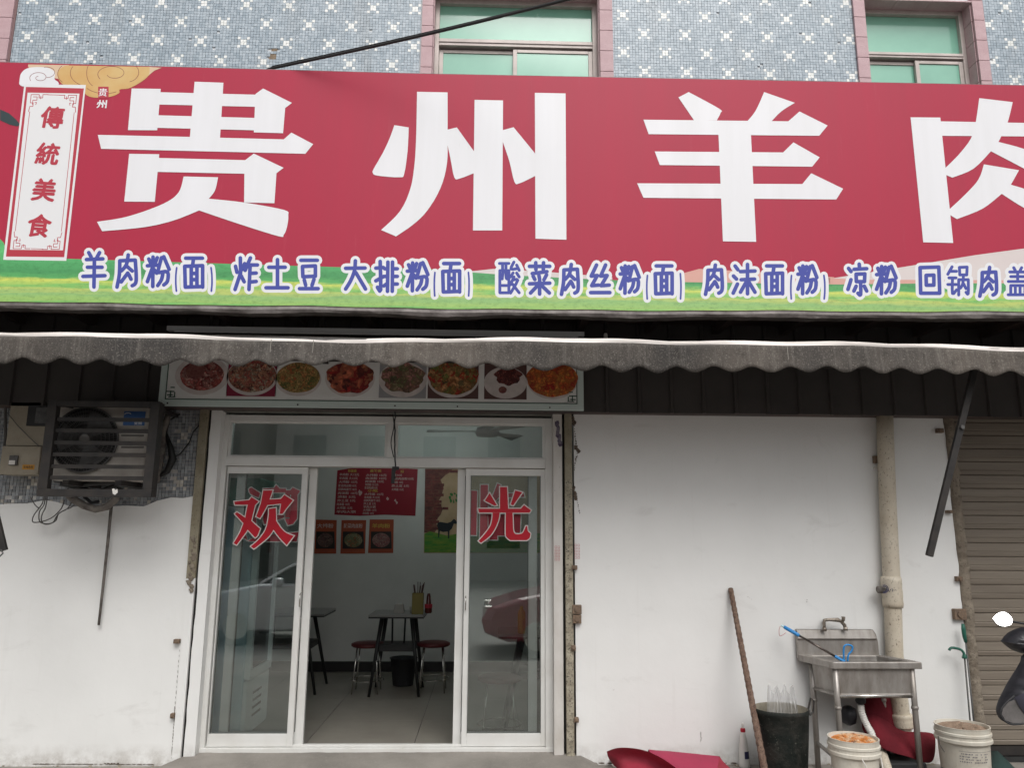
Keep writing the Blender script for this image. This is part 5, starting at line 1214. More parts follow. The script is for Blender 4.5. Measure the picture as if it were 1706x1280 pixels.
b = MB(); b.tube([P(12, 688, ym-.02), P(30, 710, ym-.025), P(50, 730, ym-.02), P(66, 745, ym-.01)], 0.003, 5); b.tube([P(9, 672, ym+.1), P(9, 730, ym+.1), P(3, 792, ym+.1)], 0.010, 6); b.build('thin_wire', CABLE, MT)

yf = -0.56
fo = [P(84, 676, yf), P(55, 827, yf), P(253, 829, yf), P(264, 676, yf)]
cxa, cxb = (fo[0].x+fo[1].x)/2, (fo[2].x+fo[3].x)/2
cza = (fo[1].z+fo[2].z)/2; czb = ZC+0.02 + (Z(150, 668, yf)-Z(150, 676, yf))
czb = Z(170, 668, yf)
AC = thing('air_conditioner', 'grimy outdoor air conditioner unit hanging behind the dark slatted cage', 'air conditioner', ((cxa+cxb)/2, -0.25, cza+0.1))
CG = thing('steel_cage', 'dark steel cage of horizontal slats around the air conditioner left of the door', 'cage', ((cxa+cxb)/2, yf, cza))
bw = 0.062; yb = -0.02
for (x_, nm) in ((cxa, 0), (cxb-bw, 1)):
    b = MB(); b.box((x_, yf, cza+0.05), (x_+bw, yf+0.05, czb)); b.build('frame_post', STEEL_D, CG, bevel=0.003)
b = MB(); b.box((cxa, yf, cza), (cxb, yf+0.05, cza+0.05)); b.build('bottom_rail', STEEL_D, CG, bevel=0.003)
b = MB(); b.box((cxa+bw, yf, czb-0.04), (cxb-bw, yf+0.05, czb)); b.build('top_rail', STEEL_D, CG, bevel=0.003)
for x_ in (cxa+0.002, cxb-0.042):
    b = MB(); b.box((x_, yf+0.052, cza+0.002), (x_+0.04, yf+0.09, czb-0.004)); b.build('side_flange', STEEL_D, CG, bevel=0.003)
for x_ in (cxa+0.06, cxb-0.12):
    b = MB(); b.box((x_, yf+0.052, czb-0.03), (x_+0.03, -0.002, czb-0.004)); b.build('mounting_arm', STEEL_D, CG, bevel=0.003)
sv = [698, 717, 737.5, 757, 777, 796]
b = MB(); b.box((0, 0, 0), (cxb-cxa-2*bw-0.004, 0.02, 0.026)); t_ = b.build('t', STEEL_D, bevel=0); me = t_.data; bpy.data.objects.remove(t_)
for v in sv: inst(me, 'slat', CG, (cxa+bw+0.002, yf+0.02, Z(160, v, yf)-0.014))
sk = P(191, 820, yf-0.004)
b = MB(); b.flat([(sk.x+dx*0.02, yf-0.003, sk.z+dz*0.02) for dx, dz in ((-1, 1), (-.4, 1.2), (.2, .6), (.8, 1), (1, -.2), (.2, -1), (-.6, -.6))]); b.build('pale_scrape', WPLAST, CG, fix=False)
# unit body
ya0 = -0.40
ux0_, ux1_ = P(90, 740, ya0).x, P(244, 740, ya0).x; uzb, uzt = Z(170, 801, ya0), Z(170, 680, ya0)+0.02
b = MB(); b.box((ux0_, ya0, uzb), (ux1_, -0.20, uzt), bev=0.008); bd = b.build('casing', ACW, AC)
gc = P(143, 733, ya0); gr = 0.225
b = MB(); b.lathe((gc.x, ya0-0.012, gc.z), [(gr, 0.010), (gr*0.98, 0.0), (gr*0.9, 0.004), (0.0, 0.006)], 48, ax='y', cap=False); o = b.build('fan_recess', BLACK, AC)
for k in range(8):
    rr_ = gr*(0.13+0.87*k/7.0); b = MB(); b.tube([(gc.x+rr_*math.cos(t), ya0-0.018, gc.z+rr_*math.sin(t)) for t in [2*math.pi*j/48 for j in range(48)]], 0.0022 if k < 7 else 0.006, 5, closed=True); b.build('guard_ring', STEEL_G, AC)
b = MB()
for k in range(72):
    t = 2*math.pi*k/72; s_ = 0.25
    b.tube([(gc.x+gr*0.14*math.cos(t-s_), ya0-0.016, gc.z+gr*0.14*math.sin(t-s_)), (gc.x+gr*0.6*math.cos(t-.06), ya0-0.02, gc.z+gr*0.6*math.sin(t-.06)), (gc.x+gr*math.cos(t), ya0-0.014, gc.z+gr*math.sin(t))], 0.0013, 4)
b.build('guard_wires', STEEL_G, AC)
b = MB(); b.lathe((gc.x, ya0-0.022, gc.z), [(0.036, 0.006), (0.036, 0.0), (0.0, -0.002)], 20, ax='y', cap=False); b.build('fan_badge', M('dull_badge', (0.16, 0.15, 0.14), 0.5), AC)
for k in range(3):
    b = MB(); t0 = k*2.09+0.4; pts = []
    for j in range(8): t = t0+j*0.16; pts.append((gc.x+gr*0.85*math.cos(t), ya0-0.0085, gc.z+gr*0.85*math.sin(t)))
    b.flat([(gc.x, ya0-0.0085, gc.z)]+pts); b.build('fan_blade', STEEL_G, AC, fix=False)
def lab(u0, v0, u1, v1, mat, nm, lay=0.003):
    l0, l1 = P(u0, v1, ya0), P(u1, v0, ya0); b = MB(); b.box((l0.x, ya0-lay, l0.z), (l1.x, ya0-0.0005, l1.z)); return b.build(nm, mat, AC)
lab(205, 686, 243, 709, BLUE_L, 'blue_sticker')
b = MB(); text(b, '变频', P(230, 705, ya0-0.004), 0.028, bold=0.01); b.build('sticker_text', WHITE_L, AC, fix=False)
b = MB(); c = P(213, 691, ya0-.004); b.tube([(c.x+0.022*math.cos(t), ya0-0.004, c.z+0.012*math.sin(t)) for t in [0.3+j*0.4 for j in range(8)]], 0.0025, 4)
b.build('sticker_swirl', WHITE_L, AC, fix=False)
for v in (726, 745.5): lab(202, v-1.5, 240, v+1.5, M('grille_slit', (0.10, 0.09, 0.08), 0.7) if 'grille_slit' not in bpy.data.materials else bpy.data.materials['grille_slit'], 'vent_slit')
for x_ in (ux0_+0.12, ux1_-0.16):
    b = MB(); b.box((x_, yf+0.1, uzb-0.035), (x_+0.04, -0.002, uzb-0.002)); b.build('bracket', STEEL_D, AC)
# pipes and hoses
PG = thing('pipe_bundle', 'grimy wrapped refrigerant pipes bending down the wall between the cage and the door', 'pipes', P(268, 740, -0.05))
b = MB(); b.tube([P(282, 684, -.05), P(278, 700, -.06), P(270, 720, -.07), P(271, 745, -.06), P(266, 770, -.06), P(262, 800, -.05), P(250, 812, -.10)], [0.02, 0.022, 0.026, 0.024, 0.026, 0.022, 0.02], 10)
b.build('wrapped_pipe', FOAM, PG, smooth=True)
b = MB(); b.tube([P(276, 722, -.05), P(284, 745, -.07), P(288, 765, -.07), P(278, 786, -.06), P(264, 795, -.05)], [0.012, 0.02, 0.028, 0.022, 0.01], 8)
b.tube([P(300, 690, -.03), P(283, 700, -.04), P(276, 722, -.05)], 0.007, 6); b.tube([P(345, 694, -.03), P(322, 720, -.03), P(315, 738, -.03), P(300, 757, -.03), P(282, 766, -.05)], 0.005, 6); b.build('black_pipe', CABLE_B, PG, smooth=True)
HO_ = thing('drain_hose', 'thick grey hose sagging under the air conditioner cage', 'hose', P(160, 845, -.2))
pts = [P(108, 818, -.22), P(122, 832, -.2), P(140, 843, -.18), P(160, 849, -.18), P(178, 845, -.18), P(192, 833, -.2), P(200, 815, -.22)]
b = MB(); b.tube([Vector(p) for p in pts], 0.026, 10); b.build('hose', FOAM, HO_, smooth=True)
b = MB(); b.tube([P(100, 806, -.25), P(130, 812, -.2), P(160, 822, -.18), P(200, 806, -.2), P(235, 814, -.2), P(250, 806, -.1)], 0.018, 8); b.tube([P(92, 800, -.2), P(140, 806, -.25), P(190, 803, -.25), P(240, 799, -.2)], [0.02, 0.026, 0.02, 0.024], 8); b.build('old_cable_bundle', CABLE_B, HO_, smooth=True)
b = MB(); b.tube([P(140, 828, -.15), P(152, 838, -.15), P(165, 836, -.15)], 0.012, 6); b.build('inner_hose', RUBBER, HO_, smooth=True)
WR = thing('loose_wires', 'thin grey wires looping down below the left corner of the cage', 'wires', P(80, 850, -.1))
b = MB()
for q in ([(74, 826), (70, 840), (57, 858), (54, 868), (58, 871), (72, 869), (88, 862), (102, 848), (107, 834)], [(76, 826), (73, 842), (66, 852), (65, 866), (70, 872), (82, 873), (93, 868), (98, 856), (112, 848), (120, 836)],
          [(79, 826), (76, 845), (70, 858), (69, 868), (75, 874), (88, 871), (96, 858), (108, 850), (118, 846), (126, 840)], [(51, 829), (58, 841), (66, 848)]):
    q = curve(q, 4, closed=False); b.tube([P(u, v, -.12+0.01*math.sin(i)) for i, (u, v) in enumerate(q)], 0.0042, 5)
b.build('wire', CABLE, WR)
RD = thing('hanging_rod', 'thin grey rod hanging down the white wall below the air conditioner', 'rod', P(186, 846, -.06))
b = MB(); b.tube([P(186, 838, -.10), P(180, 900, -.06), P(173, 965, -.05), P(164.5, 1042, -.05)], [0.0115, 0.011, 0.010, 0.009], 8); b.build('rod', FOAM, RD, smooth=True)

# ------------------------------------------------------------------ drain pipe
yp_ = -0.085
cp = [(1473.5, 680), (1476, 760), (1480, 860), (1485, 960), (1487.5, 1010), (1490, 1090), (1496, 1150), (1502, 1200), (1507, 1262)]
DP = thing('drain_pipe', 'stained cream drain pipe with couplings running down the right wall behind the sink', 'drain pipe', P(1507, 1262, yp_))
b = MB(); b.tube([P(u, v, yp_) for u, v in cp], 0.060, 20); b.build('pipe', PVC, DP, smooth=True)
def coup(u0, v0, u1, v1, r, nm='coupling'):
    b = MB(); A, B_ = P(u0, v0, yp_), P(u1, v1, yp_); n_ = 9
    pts = [A.lerp(B_, k/(n_-1)) for k in range(n_)]; rr_ = [r*0.93, r, r, r*0.965, r, r, r*0.965, r, r*0.93]
    b.tube(pts, rr_, 24); return b.build(nm, PVC, DP, smooth=True)
coup(1484, 961, 1488, 1013, 0.072); coup(1501, 1190, 1504, 1213, 0.076)
s_ = P(1466, 983, yp_-0.02)
b = MB(); b.lathe((s_.x, s_.y, s_.z), [(0.020, -0.02), (0.026, -0.015), (0.026, 0.02), (0.02, 0.04)], 14, ax='x'); b.build('side_stub', FOAM, DP)
b = MB()
for k in range(2): b.tube([P(1473+7*math.cos(t)*(1-k*.3), 982+6.5*math.sin(t)*(1-k*.3), yp_-0.068+0.01*abs(math.cos(t))) for t in [-1.9+j*0.42 for j in range(10)]], 0.003, 5)
for k in range(7): u = 1480+k*3.0; b.tube([P(u, 981+random.uniform(-2, 3), yp_-0.075+0.0006*abs(k-1)**2), P(u+random.uniform(-1, 2), 984+random.uniform(-1, 3), yp_-0.0745+0.0006*abs(k-1)**2)], 0.0022, 4)
b.build('blue_print_mark', NAVY, DP)
b = MB(); b.box((P(1455, 780, -.02).x, -0.03, P(1460, 782, -.02).z), (P(1462, 780, -.02).x, -0.014, P(1460, 778, -.02).z)); b.build('pipe_clip', WPLAST, DP)

# ------------------------------------------------------------------ sink
ZS = 0.75
F1, F2 = G(1388, 1104, ZS), G(1532, 1103, ZS); F2.y = F1.y
B1, B2 = G(1329, 1091, ZS), G(1465, 1090, ZS); B1.y = B2.y = -0.055
B1.x = P(1329, 1090, -.055).x; B2.x = P(1464, 1090, -.055).x
dx = 0.42*((F1.x+F2.x)-(B1.x+B2.x))/2
SK = thing('steel_sink', 'dirty stainless steel catering sink on round legs in front of the white wall', 'sink', ((F1.x+F2.x)/2, F1.y, 0))
def bl(s_, t_, z):      # s across 0..1, t from front 0 to back 1
    a = F1.lerp(F2, s_); c = B1.lerp(B2, s_); p = a.lerp(c, t_); return Vector((p.x, p.y, z))
def ringquad(b, s0, s1, t0, t1, z0_, z1_): b.hexa([bl(s0, t0, z0_), bl(s1, t0, z0_), bl(s1, t1, z0_), bl(s0, t1, z0_)], [bl(s0, t0, z1_), bl(s1, t0, z1_), bl(s1, t1, z1_), bl(s0, t1, z1_)])
b = MB(); rim = 0.10; th = 0.045
ringquad(b, 0, 1, 0, 0.10, ZS-th, ZS); ringquad(b, 0, 1, 0.86, 1, ZS-th, ZS); ringquad(b, 0, rim, 0.10, 0.86, ZS-th, ZS); ringquad(b, 1-rim, 1, 0.10, 0.86, ZS-th, ZS)
b.build('rim', STAIN, SK, bevel=0.005)
b = MB()
for k in range(13): b_s = 0.12+k*0.056; ringquad(b, 1-rim+0.015, 1-0.015, b_s, b_s+0.02, ZS+0.0005, ZS+0.004)
b.build('ribs', STAIN, SK)
zb = 0.535; b = MB(); i0, i1, j0, j1 = rim-0.004, 1-rim+0.004, 0.096, 0.864; k0 = 0.015
def bq(s0, s1, t0, t1, z): return [bl(s0, t0, z), bl(s1, t0, z), bl(s1, t1, z), bl(s0, t1, z)]
o1 = bq(i0-k0, i1+k0, j0-0.03, j1+0.03, ZS-0.012-0.03); o2 = bq(i0+0.005, i1-0.005, j0+0.0, j1, zb)
p1_ = bq(i0, i1, j0, j1, ZS-0.002); p2_ = bq(i0+0.03, i1-0.03, j0+0.05, j1-0.04, zb+0.012)
V = o1+o2+p1_+p2_; b.add(V, [(7, 6, 5, 4), (0, 1, 5, 4), (1, 2, 6, 5), (2, 3, 7, 6), (3, 0, 4, 7), (12, 13, 14, 15), (8, 12, 13, 9)[::-1], (9, 13, 14, 10)[::-1], (10, 14, 15, 11)[::-1], (11, 15, 12, 8)[::-1]])
b.build('basin', STAIN, SK, fix=False, bevel=0.006)
zsp = Z(1393, 1049.5, B1.y-0.0)
b = MB(); yb0 = B1.y
pts = [(B1.x, ZS-0.03), (B2.x, ZS-0.03), (B2.x, zsp-0.085), (B2.x-0.012, zsp-0.03), (B2.x-0.03, zsp), (B1.x, zsp)]
b.slab([Vector((x_, yb0-0.004, z)) for x_, z in pts][::-1], 0.03)
b.hexa([(B1.x, yb0-0.02, zsp-0.062), (B2.x-0.012, yb0-0.02, zsp-0.062), (B2.x-0.012, yb0-0.002, zsp-0.075), (B1.x, yb0-0.002, zsp-0.075)], [(B1.x, yb0-0.006, zsp-0.004), (B2.x-0.03, yb0-0.006, zsp-0.004), (B2.x-0.03, yb0+0.01, zsp-0.004), (B1.x, yb0+0.01, zsp-0.004)])
b.build('splashback', STAIN, SK, bevel=0.003)
lg = [('fl', bl(0.06, 0.10, 0)), ('fr', bl(0.925, 0.10, 0)), ('bl', bl(0.10, 0.85, 0)), ('br', bl(0.93, 0.85, 0))]
for nm, p in lg:
    b = MB(); b.tube([(p.x, p.y, 0.0), (p.x, p.y, 0.45), (p.x, p.y, ZS-th)], 0.0195, 14); b.lathe((p.x, p.y, 0.44), [(0.021, 0), (0.024, 0.004), (0.024, 0.018), (0.021, 0.022)], 14); b.build('leg', STAIN, SK, smooth=True)
b = MB(); b.tube([bl(0.06, 0.10, 0.525), bl(0.925, 0.10, 0.525)], 0.0125, 10); b.build('front_bar', CHROME, SK, smooth=True)
b = MB(); b.tube([bl(0.10, 0.85, 0.53), bl(0.06, 0.10, 0.53)], 0.0125, 8); b.build('side_bar', STAIN, SK, smooth=True)
b = MB(); b.tube([bl(0.10, 0.85, 0.17), bl(0.06, 0.10, 0.10)], 0.013, 8); b.build('side_bar', STAIN, SK, smooth=True)
# drain under the basin
d0 = P(1434, 1172, -0.26)
b = MB(); b.lathe((d0.x, d0.y, d0.z), [(0.03, 0.035), (0.035, 0.015), (0.03, 0.0), (0.02, -0.008)], 14); b.build('waste_fitting', RUBBER, SK)
b = MB(); path = [P(1434, 1175, -.26), P(1435, 1186, -.26), P(1440, 1200, -.26), P(1446, 1212, -.27), P(1452, 1222, -.30), P(1458, 1240, -.33)]; pp = []; rr_ = []
for k in range(len(path)-1):
    for j in range(8): pp.append(path[k].lerp(path[k+1], j/8)); rr_.append(0.020+(0.0035 if (k*8+j) % 2 else 0))
b.tube(pp, rr_, 12); b.build('corrugated_waste_hose', WPLAST, SK)
# tap
TP = thing('wall_tap', 'grimy angled brass tap with lever above the sink splashback', 'tap', P(1390, 1040, -.06))
yt_ = -0.09
b = MB(); b.tube([P(1373.5, 1051, yt_), P(1373, 1038, yt_), P(1374, 1034, yt_), P(1380, 1033, yt_), P(1396, 1033.5, yt_), P(1401, 1036, yt_), P(1407, 1042, yt_), P(1408.5, 1051, yt_)], [0.012, 0.011, 0.012, 0.011, 0.016, 0.011, 0.013, 0.012], 10)
b.lathe(P(1373.5, 1049, yt_), [(0.016, -0.012), (0.016, 0.012)], 8); b.lathe(P(1408.5, 1048, yt_), [(0.016, -0.012), (0.016, 0.010)], 8)
b.tube([P(1374, 1034, yt_), P(1374, 1034, -0.012)], 0.012, 8); b.build('tap_body', TAP, TP, smooth=True)
b = MB(); b.tube([P(1402, 1038, yt_-.01), P(1405, 1033, yt_-.02), P(1405, 1028, yt_-.02)], [0.010, 0.013, 0.014], 8); b.build('lever', TAP, TP)
# blue brush stick and blue loop
p0, p1 = P(1306, 1045, -0.14), P(1408, 1104, -0.34)
ST = thing('long_handled_brush', 'steel stick with bright blue grip leaning out of the sink to the left', 'brush', p1)
def lp(t): return p0.lerp(p1, t)
b = MB(); b.tube([lp(0.0), lp(0.02), lp(0.24), lp(0.26)], [0.010, 0.013, 0.013, 0.010], 10); b.build('grip', BLUEP, ST, smooth=True)
b = MB(); b.tube([lp(-0.045), lp(0.0)], 0.008, 8); b.build('grip_end', M('pale_cyan_plastic', (0.45, 0.62, 0.64), 0.4), ST)
b = MB(); b.tube([lp(0.25), lp(0.84)], 0.008, 8); b.build('shaft', M('dark_steel_shaft', (0.12, 0.10, 0.09), 0.25, 0.9), ST, smooth=True)
b = MB(); b.tube([lp(0.84), lp(1.0)], [0.011, 0.009], 8); b.build('ferrule', BLUEP, ST)
b = MB(); q = curve([(1300, 1044), (1298, 1050), (1299, 1060), (1305, 1058), (1309, 1055)], 4, closed=False); b.tube([P(u, v, -.14) for u, v in q], 0.002, 4); b.build('hanging_loop', M('pink_string', (0.5, 0.2, 0.2), 0.8), ST)
LO = thing('blue_hook', 'bright blue plastic loop standing in the sink basin', 'blue loop', P(1413, 1100, -.3))
q = curve([(1406, 1103), (1405.5, 1085), (1407, 1077), (1413, 1075), (1420, 1078), (1419, 1085), (1413.5, 1092), (1412, 1103)], 4, closed=False); b = MB(); b.tube([P(u, v, -.30) for u, v in q], 0.0062, 8); b.build('loop', BLUEP, LO, smooth=True)
b = MB(); p = P(1407, 1100, -.3); b.tube([p, (p.x, p.y, zb+0.02)], 0.006, 6); p = P(1412, 1100, -.3); b.tube([p, (p.x, p.y, zb+0.02)], 0.006, 6); b.build('stem', BLUEP, LO)

# ------------------------------------------------------------------ things on the ground at the right
def pail(name, lab_, c, r, h, content, hc_, extra):
    o = thing(name, lab_, 'bucket', (c.x, c.y, 0)); k = r*0.86
    b = MB(); b.lathe((c.x, c.y, 0), [(k*0.99, 0), (k, 0.006), (k*1.03, h*0.35), (k*1.07, h*0.72), (r*1.0, h*0.74), (r*1.03, h*0.755), (r*1.03, h*0.80), (r*0.99, h*0.815), (r*0.985, h*0.86), (r*1.02, h*0.87), (r*1.02, h*0.905), (r*0.975, h*0.915), (r*0.985, h*0.975), (r*1.0, h), (r*0.95, h), (r*0.92, h*0.9), (k*0.95, 0.03)], 44, wob=0.004)
    b.build('shell', BUCKET, o, smooth=False, bevel=0)
    b = MB(); rows = []
    rnd = random.Random(2)
    for i in range(9):
        rr2 = r*0.93*i/8; rows.append([(c.x+rr2*math.cos(t), c.y+rr2*math.sin(t), hc_+rnd.uniform(-.008, .012)*(i < 8)+extra*(i/8)*math.sin(t+0.6)) for t in [2*math.pi*j/28 for j in range(29)]])
    b.sheet(rows); b.build('contents', content, o, smooth=True, fix=False)
    return o
c = G(1421, 1229, 0.37); c.y = max(c.y, -0.95)
P1 = pail('paint_bucket', 'white bucket full of orange chilli scraps in front of the sink', c, 0.150, 0.37, FOOD_O, 0.340, 0.022)
b = MB(); b.tube([(c.x+0.155*math.cos(t), c.y+0.155*math.sin(t)-0.004, 0.29-0.19*math.sin(max(0, (t+2.4)/1.9*math.pi)) if False else 0.285-0.16*math.sin(math.pi*(t+1.75)/1.75)) for t in [-1.75+j*0.125 for j in range(15)]], 0.0035, 6); b.build('wire_handle', WPLAST, P1, smooth=True)
b = MB()
for (t0, t1, z0_, z1_) in ((-2.3, -1.85, 0.13, 0.19), (-1.45, -1.05, 0.13, 0.185)):
    b.sheet([[(c.x+(0.1375+.002)*math.cos(t0+(t1-t0)*j/6), c.y+(0.1375+.002)*math.sin(t0+(t1-t0)*j/6), z) for j in range(7)] for z in (z0_, z1_)])
b.build('yellow_label', M('yellow_label_print', (0.55, 0.48, 0.10), 0.6, col2=(0.6, 0.58, 0.45), sc=30), P1, fix=False)
c = G(1602, 1208, 0.37)
P2 = pail('paint_bucket', 'white bucket with dark blue bottom band holding brown bran, right of the sink', c, 0.166, 0.37, FOOD_B, 0.345, 0.012)
b = MB(); kk = 0.166*0.86
b.sheet([[(c.x+(kk*(1+z*0.12)+.0015)*math.cos(2*math.pi*j/40), c.y+(kk*(1+z*.12)+.0015)*math.sin(2*math.pi*j/40), z) for j in range(41)] for z in (0.002, 0.10)]); b.build('blue_band', BUCKET_B, P2, smooth=True, fix=False)
b = MB()
rw = random.Random(8)
for k in range(5):
    z = 0.235-k*0.016; t = -2.3
    while t < -1.15:
        l_ = rw.uniform(0.03, 0.10) if k else 1.1
        if k in (0,) or rw.random() < 0.75:
            R_ = kk*(1.03+(z-.13)*0.3)+.0025
            b.sheet([[(c.x+R_*math.cos(t+l_*j/4), c.y+R_*math.sin(t+l_*j/4), zz_) for j in range(5)] for zz_ in (z, z+(0.002 if k == 0 else 0.006))])
        t += l_+0.03
b.build('faded_print', M('faded_grey_ink', (0.22, 0.21, 0.22), 0.7), P2, fix=False)
b = MB(); b.tube([(c.x-0.17, c.y-0.01, 0.30), (c.x-0.176, c.y-0.03, 0.25), (c.x-0.165, c.y-0.06, 0.215)], 0.003, 5); b.build('wire_handle', STEEL_G, P2)
# black bin
c = G(1300, 1181, 0.45)
BN = thing('black_dustbin', 'filthy black round bin with torn liner film left of the sink', 'bin', (c.x, c.y, 0))
r = 0.182
b = MB(); b.lathe((c.x, c.y, 0), [(r*0.80, 0), (r*0.82, 0.01), (r*0.93, 0.30), (r*0.985, 0.42), (r*1.02, 0.43), (r*1.02, 0.45), (r*0.97, 0.455)], 40, wob=0.012, cap=False); b.build('shell', BIN, BN, smooth=True)
b = MB(); b.lathe((c.x, c.y, 0), [(r*0.97, 0.455), (r*0.93, 0.40), (r*0.86, 0.2), (r*0.78, 0.03), (0, 0.03)], 40, wob=0.012, cap=False); b.build('inside', BIN_IN, BN, smooth=True, fix=False)
b = MB(); b.tube([(c.x+r*1.0, c.y-.02, 0.45), (c.x+r*1.12, c.y-.02, 0.52), (c.x+r*1.25, c.y-.01, 0.50), (c.x+r*1.2, c.y-.01, 0.43), (c.x+r*1.04, c.y-.02, 0.41)], 0.006, 6); b.build('handle', STEEL_D, BN)
FL = thing('film_roll', 'stand of crumpled clear plastic sticking out of the black bin', 'plastic film', (c.x, c.y, 0.3))
b = MB(); rw = random.Random(3); rows = []
for i in range(7):
    f = i/6; r_ = []
    for j in range(29):
        s_ = j/28; rr2 = 0.02*math.sin(j*1.9)+0.012*rw.uniform(-1, 1)
        r_.append((c.x+0.02+0.25*(s_-0.5)*(1-0.25*f)+rr2*0.1, c.y+0.02+rr2*0.9, 0.22+f*(0.35+0.03*math.sin(j*0.8)*f)))
    rows.append(r_)
b.sheet(rows); b.build('film', CLEARP, FL, smooth=False, fix=False)
# rusty bar leaning
p0 = P(1217, 981, -0.03); p1 = G(1281, 1322, 0.0)
RB = thing('rusty_bar', 'long rusty bar leaning against the white wall beside the black bin', 'metal bar', p1)
b = MB(); n_ = 60; pts = [p0.lerp(p1, k/n_) for k in range(n_+1)]; b.tube(pts, [0.0165+0.003*(k % 2)+0.0055*k/n_ for k in range(n_+1)], 10); b.build('bar', RUST, RB)
# white bottle
c = P(1240, 1268, -0.08); c.z = 0
zbt = 0
BT = thing('spray_bottle', 'white plastic bottle with red collar and blue label by the wall', 'bottle', (c.x, c.y, 0))
b = MB(); b.lathe((c.x, c.y, 0.002), [(0.034, 0), (0.038, 0.006), (0.038, 0.035), (0.034, 0.06), (0.032, 0.11), (0.026, 0.17), (0.018, 0.22), (0.014, 0.235)], 24); b.build('bottle_body', WPLAST, BT, smooth=True)
b = MB(); b.lathe((c.x, c.y, 0.232), [(0.016, 0), (0.017, 0.002), (0.017, 0.022), (0.012, 0.026)], 16); b.build('red_collar', REDP, BT)
b = MB(); b.lathe((c.x, c.y, 0.256), [(0.009, 0), (0.009, 0.03), (0.006, 0.036)], 12); b.build('nozzle', WPLAST, BT)
b = MB(); b.sheet([[(c.x+rr2*math.cos(t), c.y+rr2*math.sin(t), z) for t in [-1.75+j*0.2 for j in range(7)]] for z, rr2 in ((0.062, 0.0355), (0.11, 0.0335))]); b.build('blue_label', NAVY, BT, fix=False)
# curled red mat
def crv3(pts, n=8):
    o = []
    for i in range(len(pts)-1):
        a0, a1, a2, a3 = pts[max(i-1, 0)], pts[i], pts[i+1], pts[min(i+2, len(pts)-1)]
        for j in range(n):
            t = j/n; o.append(0.5*((2*a1)+(a2-a0)*t+(2*a0-5*a1+4*a2-a3)*t*t+(3*a1-a0-3*a2+a3)*t**3))
    o.append(pts[-1]); return o
RM = thing('curled_red_mat', 'crimson sheet mat curled over itself on the ground under the white wall', 'mat', G(1110, 1290, 0.0))
bk = crv3([P(1011, 1253, -.26), P(1030, 1247, -.25), P(1058, 1248, -.24), P(1085, 1255, -.28), P(1110, 1268, -.36), P(1135, 1286, -.46), P(1160, 1305, -.55)])
fl = crv3([G(1016, 1268, .02), G(1030, 1283, .006), G(1060, 1300, .006), G(1090, 1310, .006), G(1120, 1320, .006), G(1150, 1325, .006), G(1175, 1330, .006)])
md = crv3([P(1012, 1260, -.22), P(1030, 1262, -.16), P(1058, 1266, -.13), P(1085, 1275, -.16), P(1112, 1290, -.22), P(1140, 1300, -.32), P(1165, 1315, -.45)])
b = MB(); b.sheet([bk, [p.lerp(q_, 0.5)+Vector((0, 0.015, 0.01)) for p, q_ in zip(bk, md)], md, [p.lerp(q_, 0.5) for p, q_ in zip(md, fl)], fl]); b.build('inner_fold', REDC, RM, smooth=True, fix=False, sub=1)
bt = crv3([P(1080, 1250.5, -.20), P(1110, 1252, -.18), P(1140, 1255, -.17), P(1170, 1258, -.16), P(1199, 1261, -.16)])
fr_ = crv3([P(1082, 1254, -.27), P(1104, 1265, -.35), P(1128, 1282, -.44), P(1150, 1300, -.52), P(1190, 1320, -.60)])
b = MB(); b.sheet([bt, [p.lerp(q_, 0.5)+Vector((0, 0, 0.015)) for p, q_ in zip(bt, fr_)], fr_]); b.build('top_fold', REDC2, RM, smooth=True, fix=False, sub=1)
b = MB(); sd_ = crv3([P(1199, 1261, -.16), P(1205, 1270, -.2), P(1218, 1282, -.3), P(1240, 1300, -.4)]); sd2 = crv3([P(1192, 1278, -.30), P(1190, 1290, -.4), P(1192, 1300, -.5), P(1195, 1320, -.6)])
b.sheet([sd_, sd2]); b.build('side_fold', REDC, RM, smooth=True, fix=False)
b = MB(); b.sheet([bt, [Vector((p.x, -0.10, 0.01)) for p in bt]]); b.build('rear_fold', REDC, RM, smooth=True, fix=False)
# dark red cloth heap under the sink
CL = thing('dark_red_cloth', 'dark red cloth heap slumped under the sink and out past its right leg', 'cloth', G(1500, 1270, 0))
def rows_px(rows, yy, nm, mat, sub=2):
    b = MB(); b.sheet([[P(u, v, yv) for u, v, yv in r_] for r_ in rows]); return b.build(nm, mat, CL, smooth=True, fix=False, sub=sub, solid=0.006)
rows_px([[(1436, 1160, -.10), (1455, 1158, -.12), (1475, 1160, -.10), (1492, 1160, -.06)], [(1438, 1180, -.12), (1458, 1182, -.18), (1478, 1186, -.12), (1490, 1190, -.07)], [(1434, 1203, -.15), (1458, 1200, -.22), (1480, 1205, -.15), (1496, 1212, -.08)], [(1436, 1225, -.15), (1458, 1228, -.22), (1482, 1228, -.15), (1500, 1232, -.1)]], 0, 'upper_fold', CRIM_D)
rows_px([[(1442, 1190, -.16), (1462, 1192, -.2), (1482, 1204, -.17), (1504, 1221, -.15), (1528, 1219, -.13), (1558, 1221, -.08)],
         [(1436, 1206, -.18), (1460, 1212, -.27), (1484, 1224, -.25), (1508, 1236, -.22), (1530, 1232, -.22), (1560, 1232, -.14)],
         [(1440, 1228, -.2), (1464, 1234, -.30), (1488, 1246, -.31), (1510, 1252, -.30), (1532, 1248, -.30), (1560, 1250, -.2)],
         [(1448, 1240, -.2), (1470, 1248, -.31), (1492, 1258, -.33), (1512, 1261, -.33), (1534, 1272, -.33), (1556, 1276, -.22)]], 0, 'lower_fold', CRIM_D)
BG = thing('black_bag', 'small black crumpled bag under the sink behind the white drain hose', 'bag', P(1414, 1200, -.1))
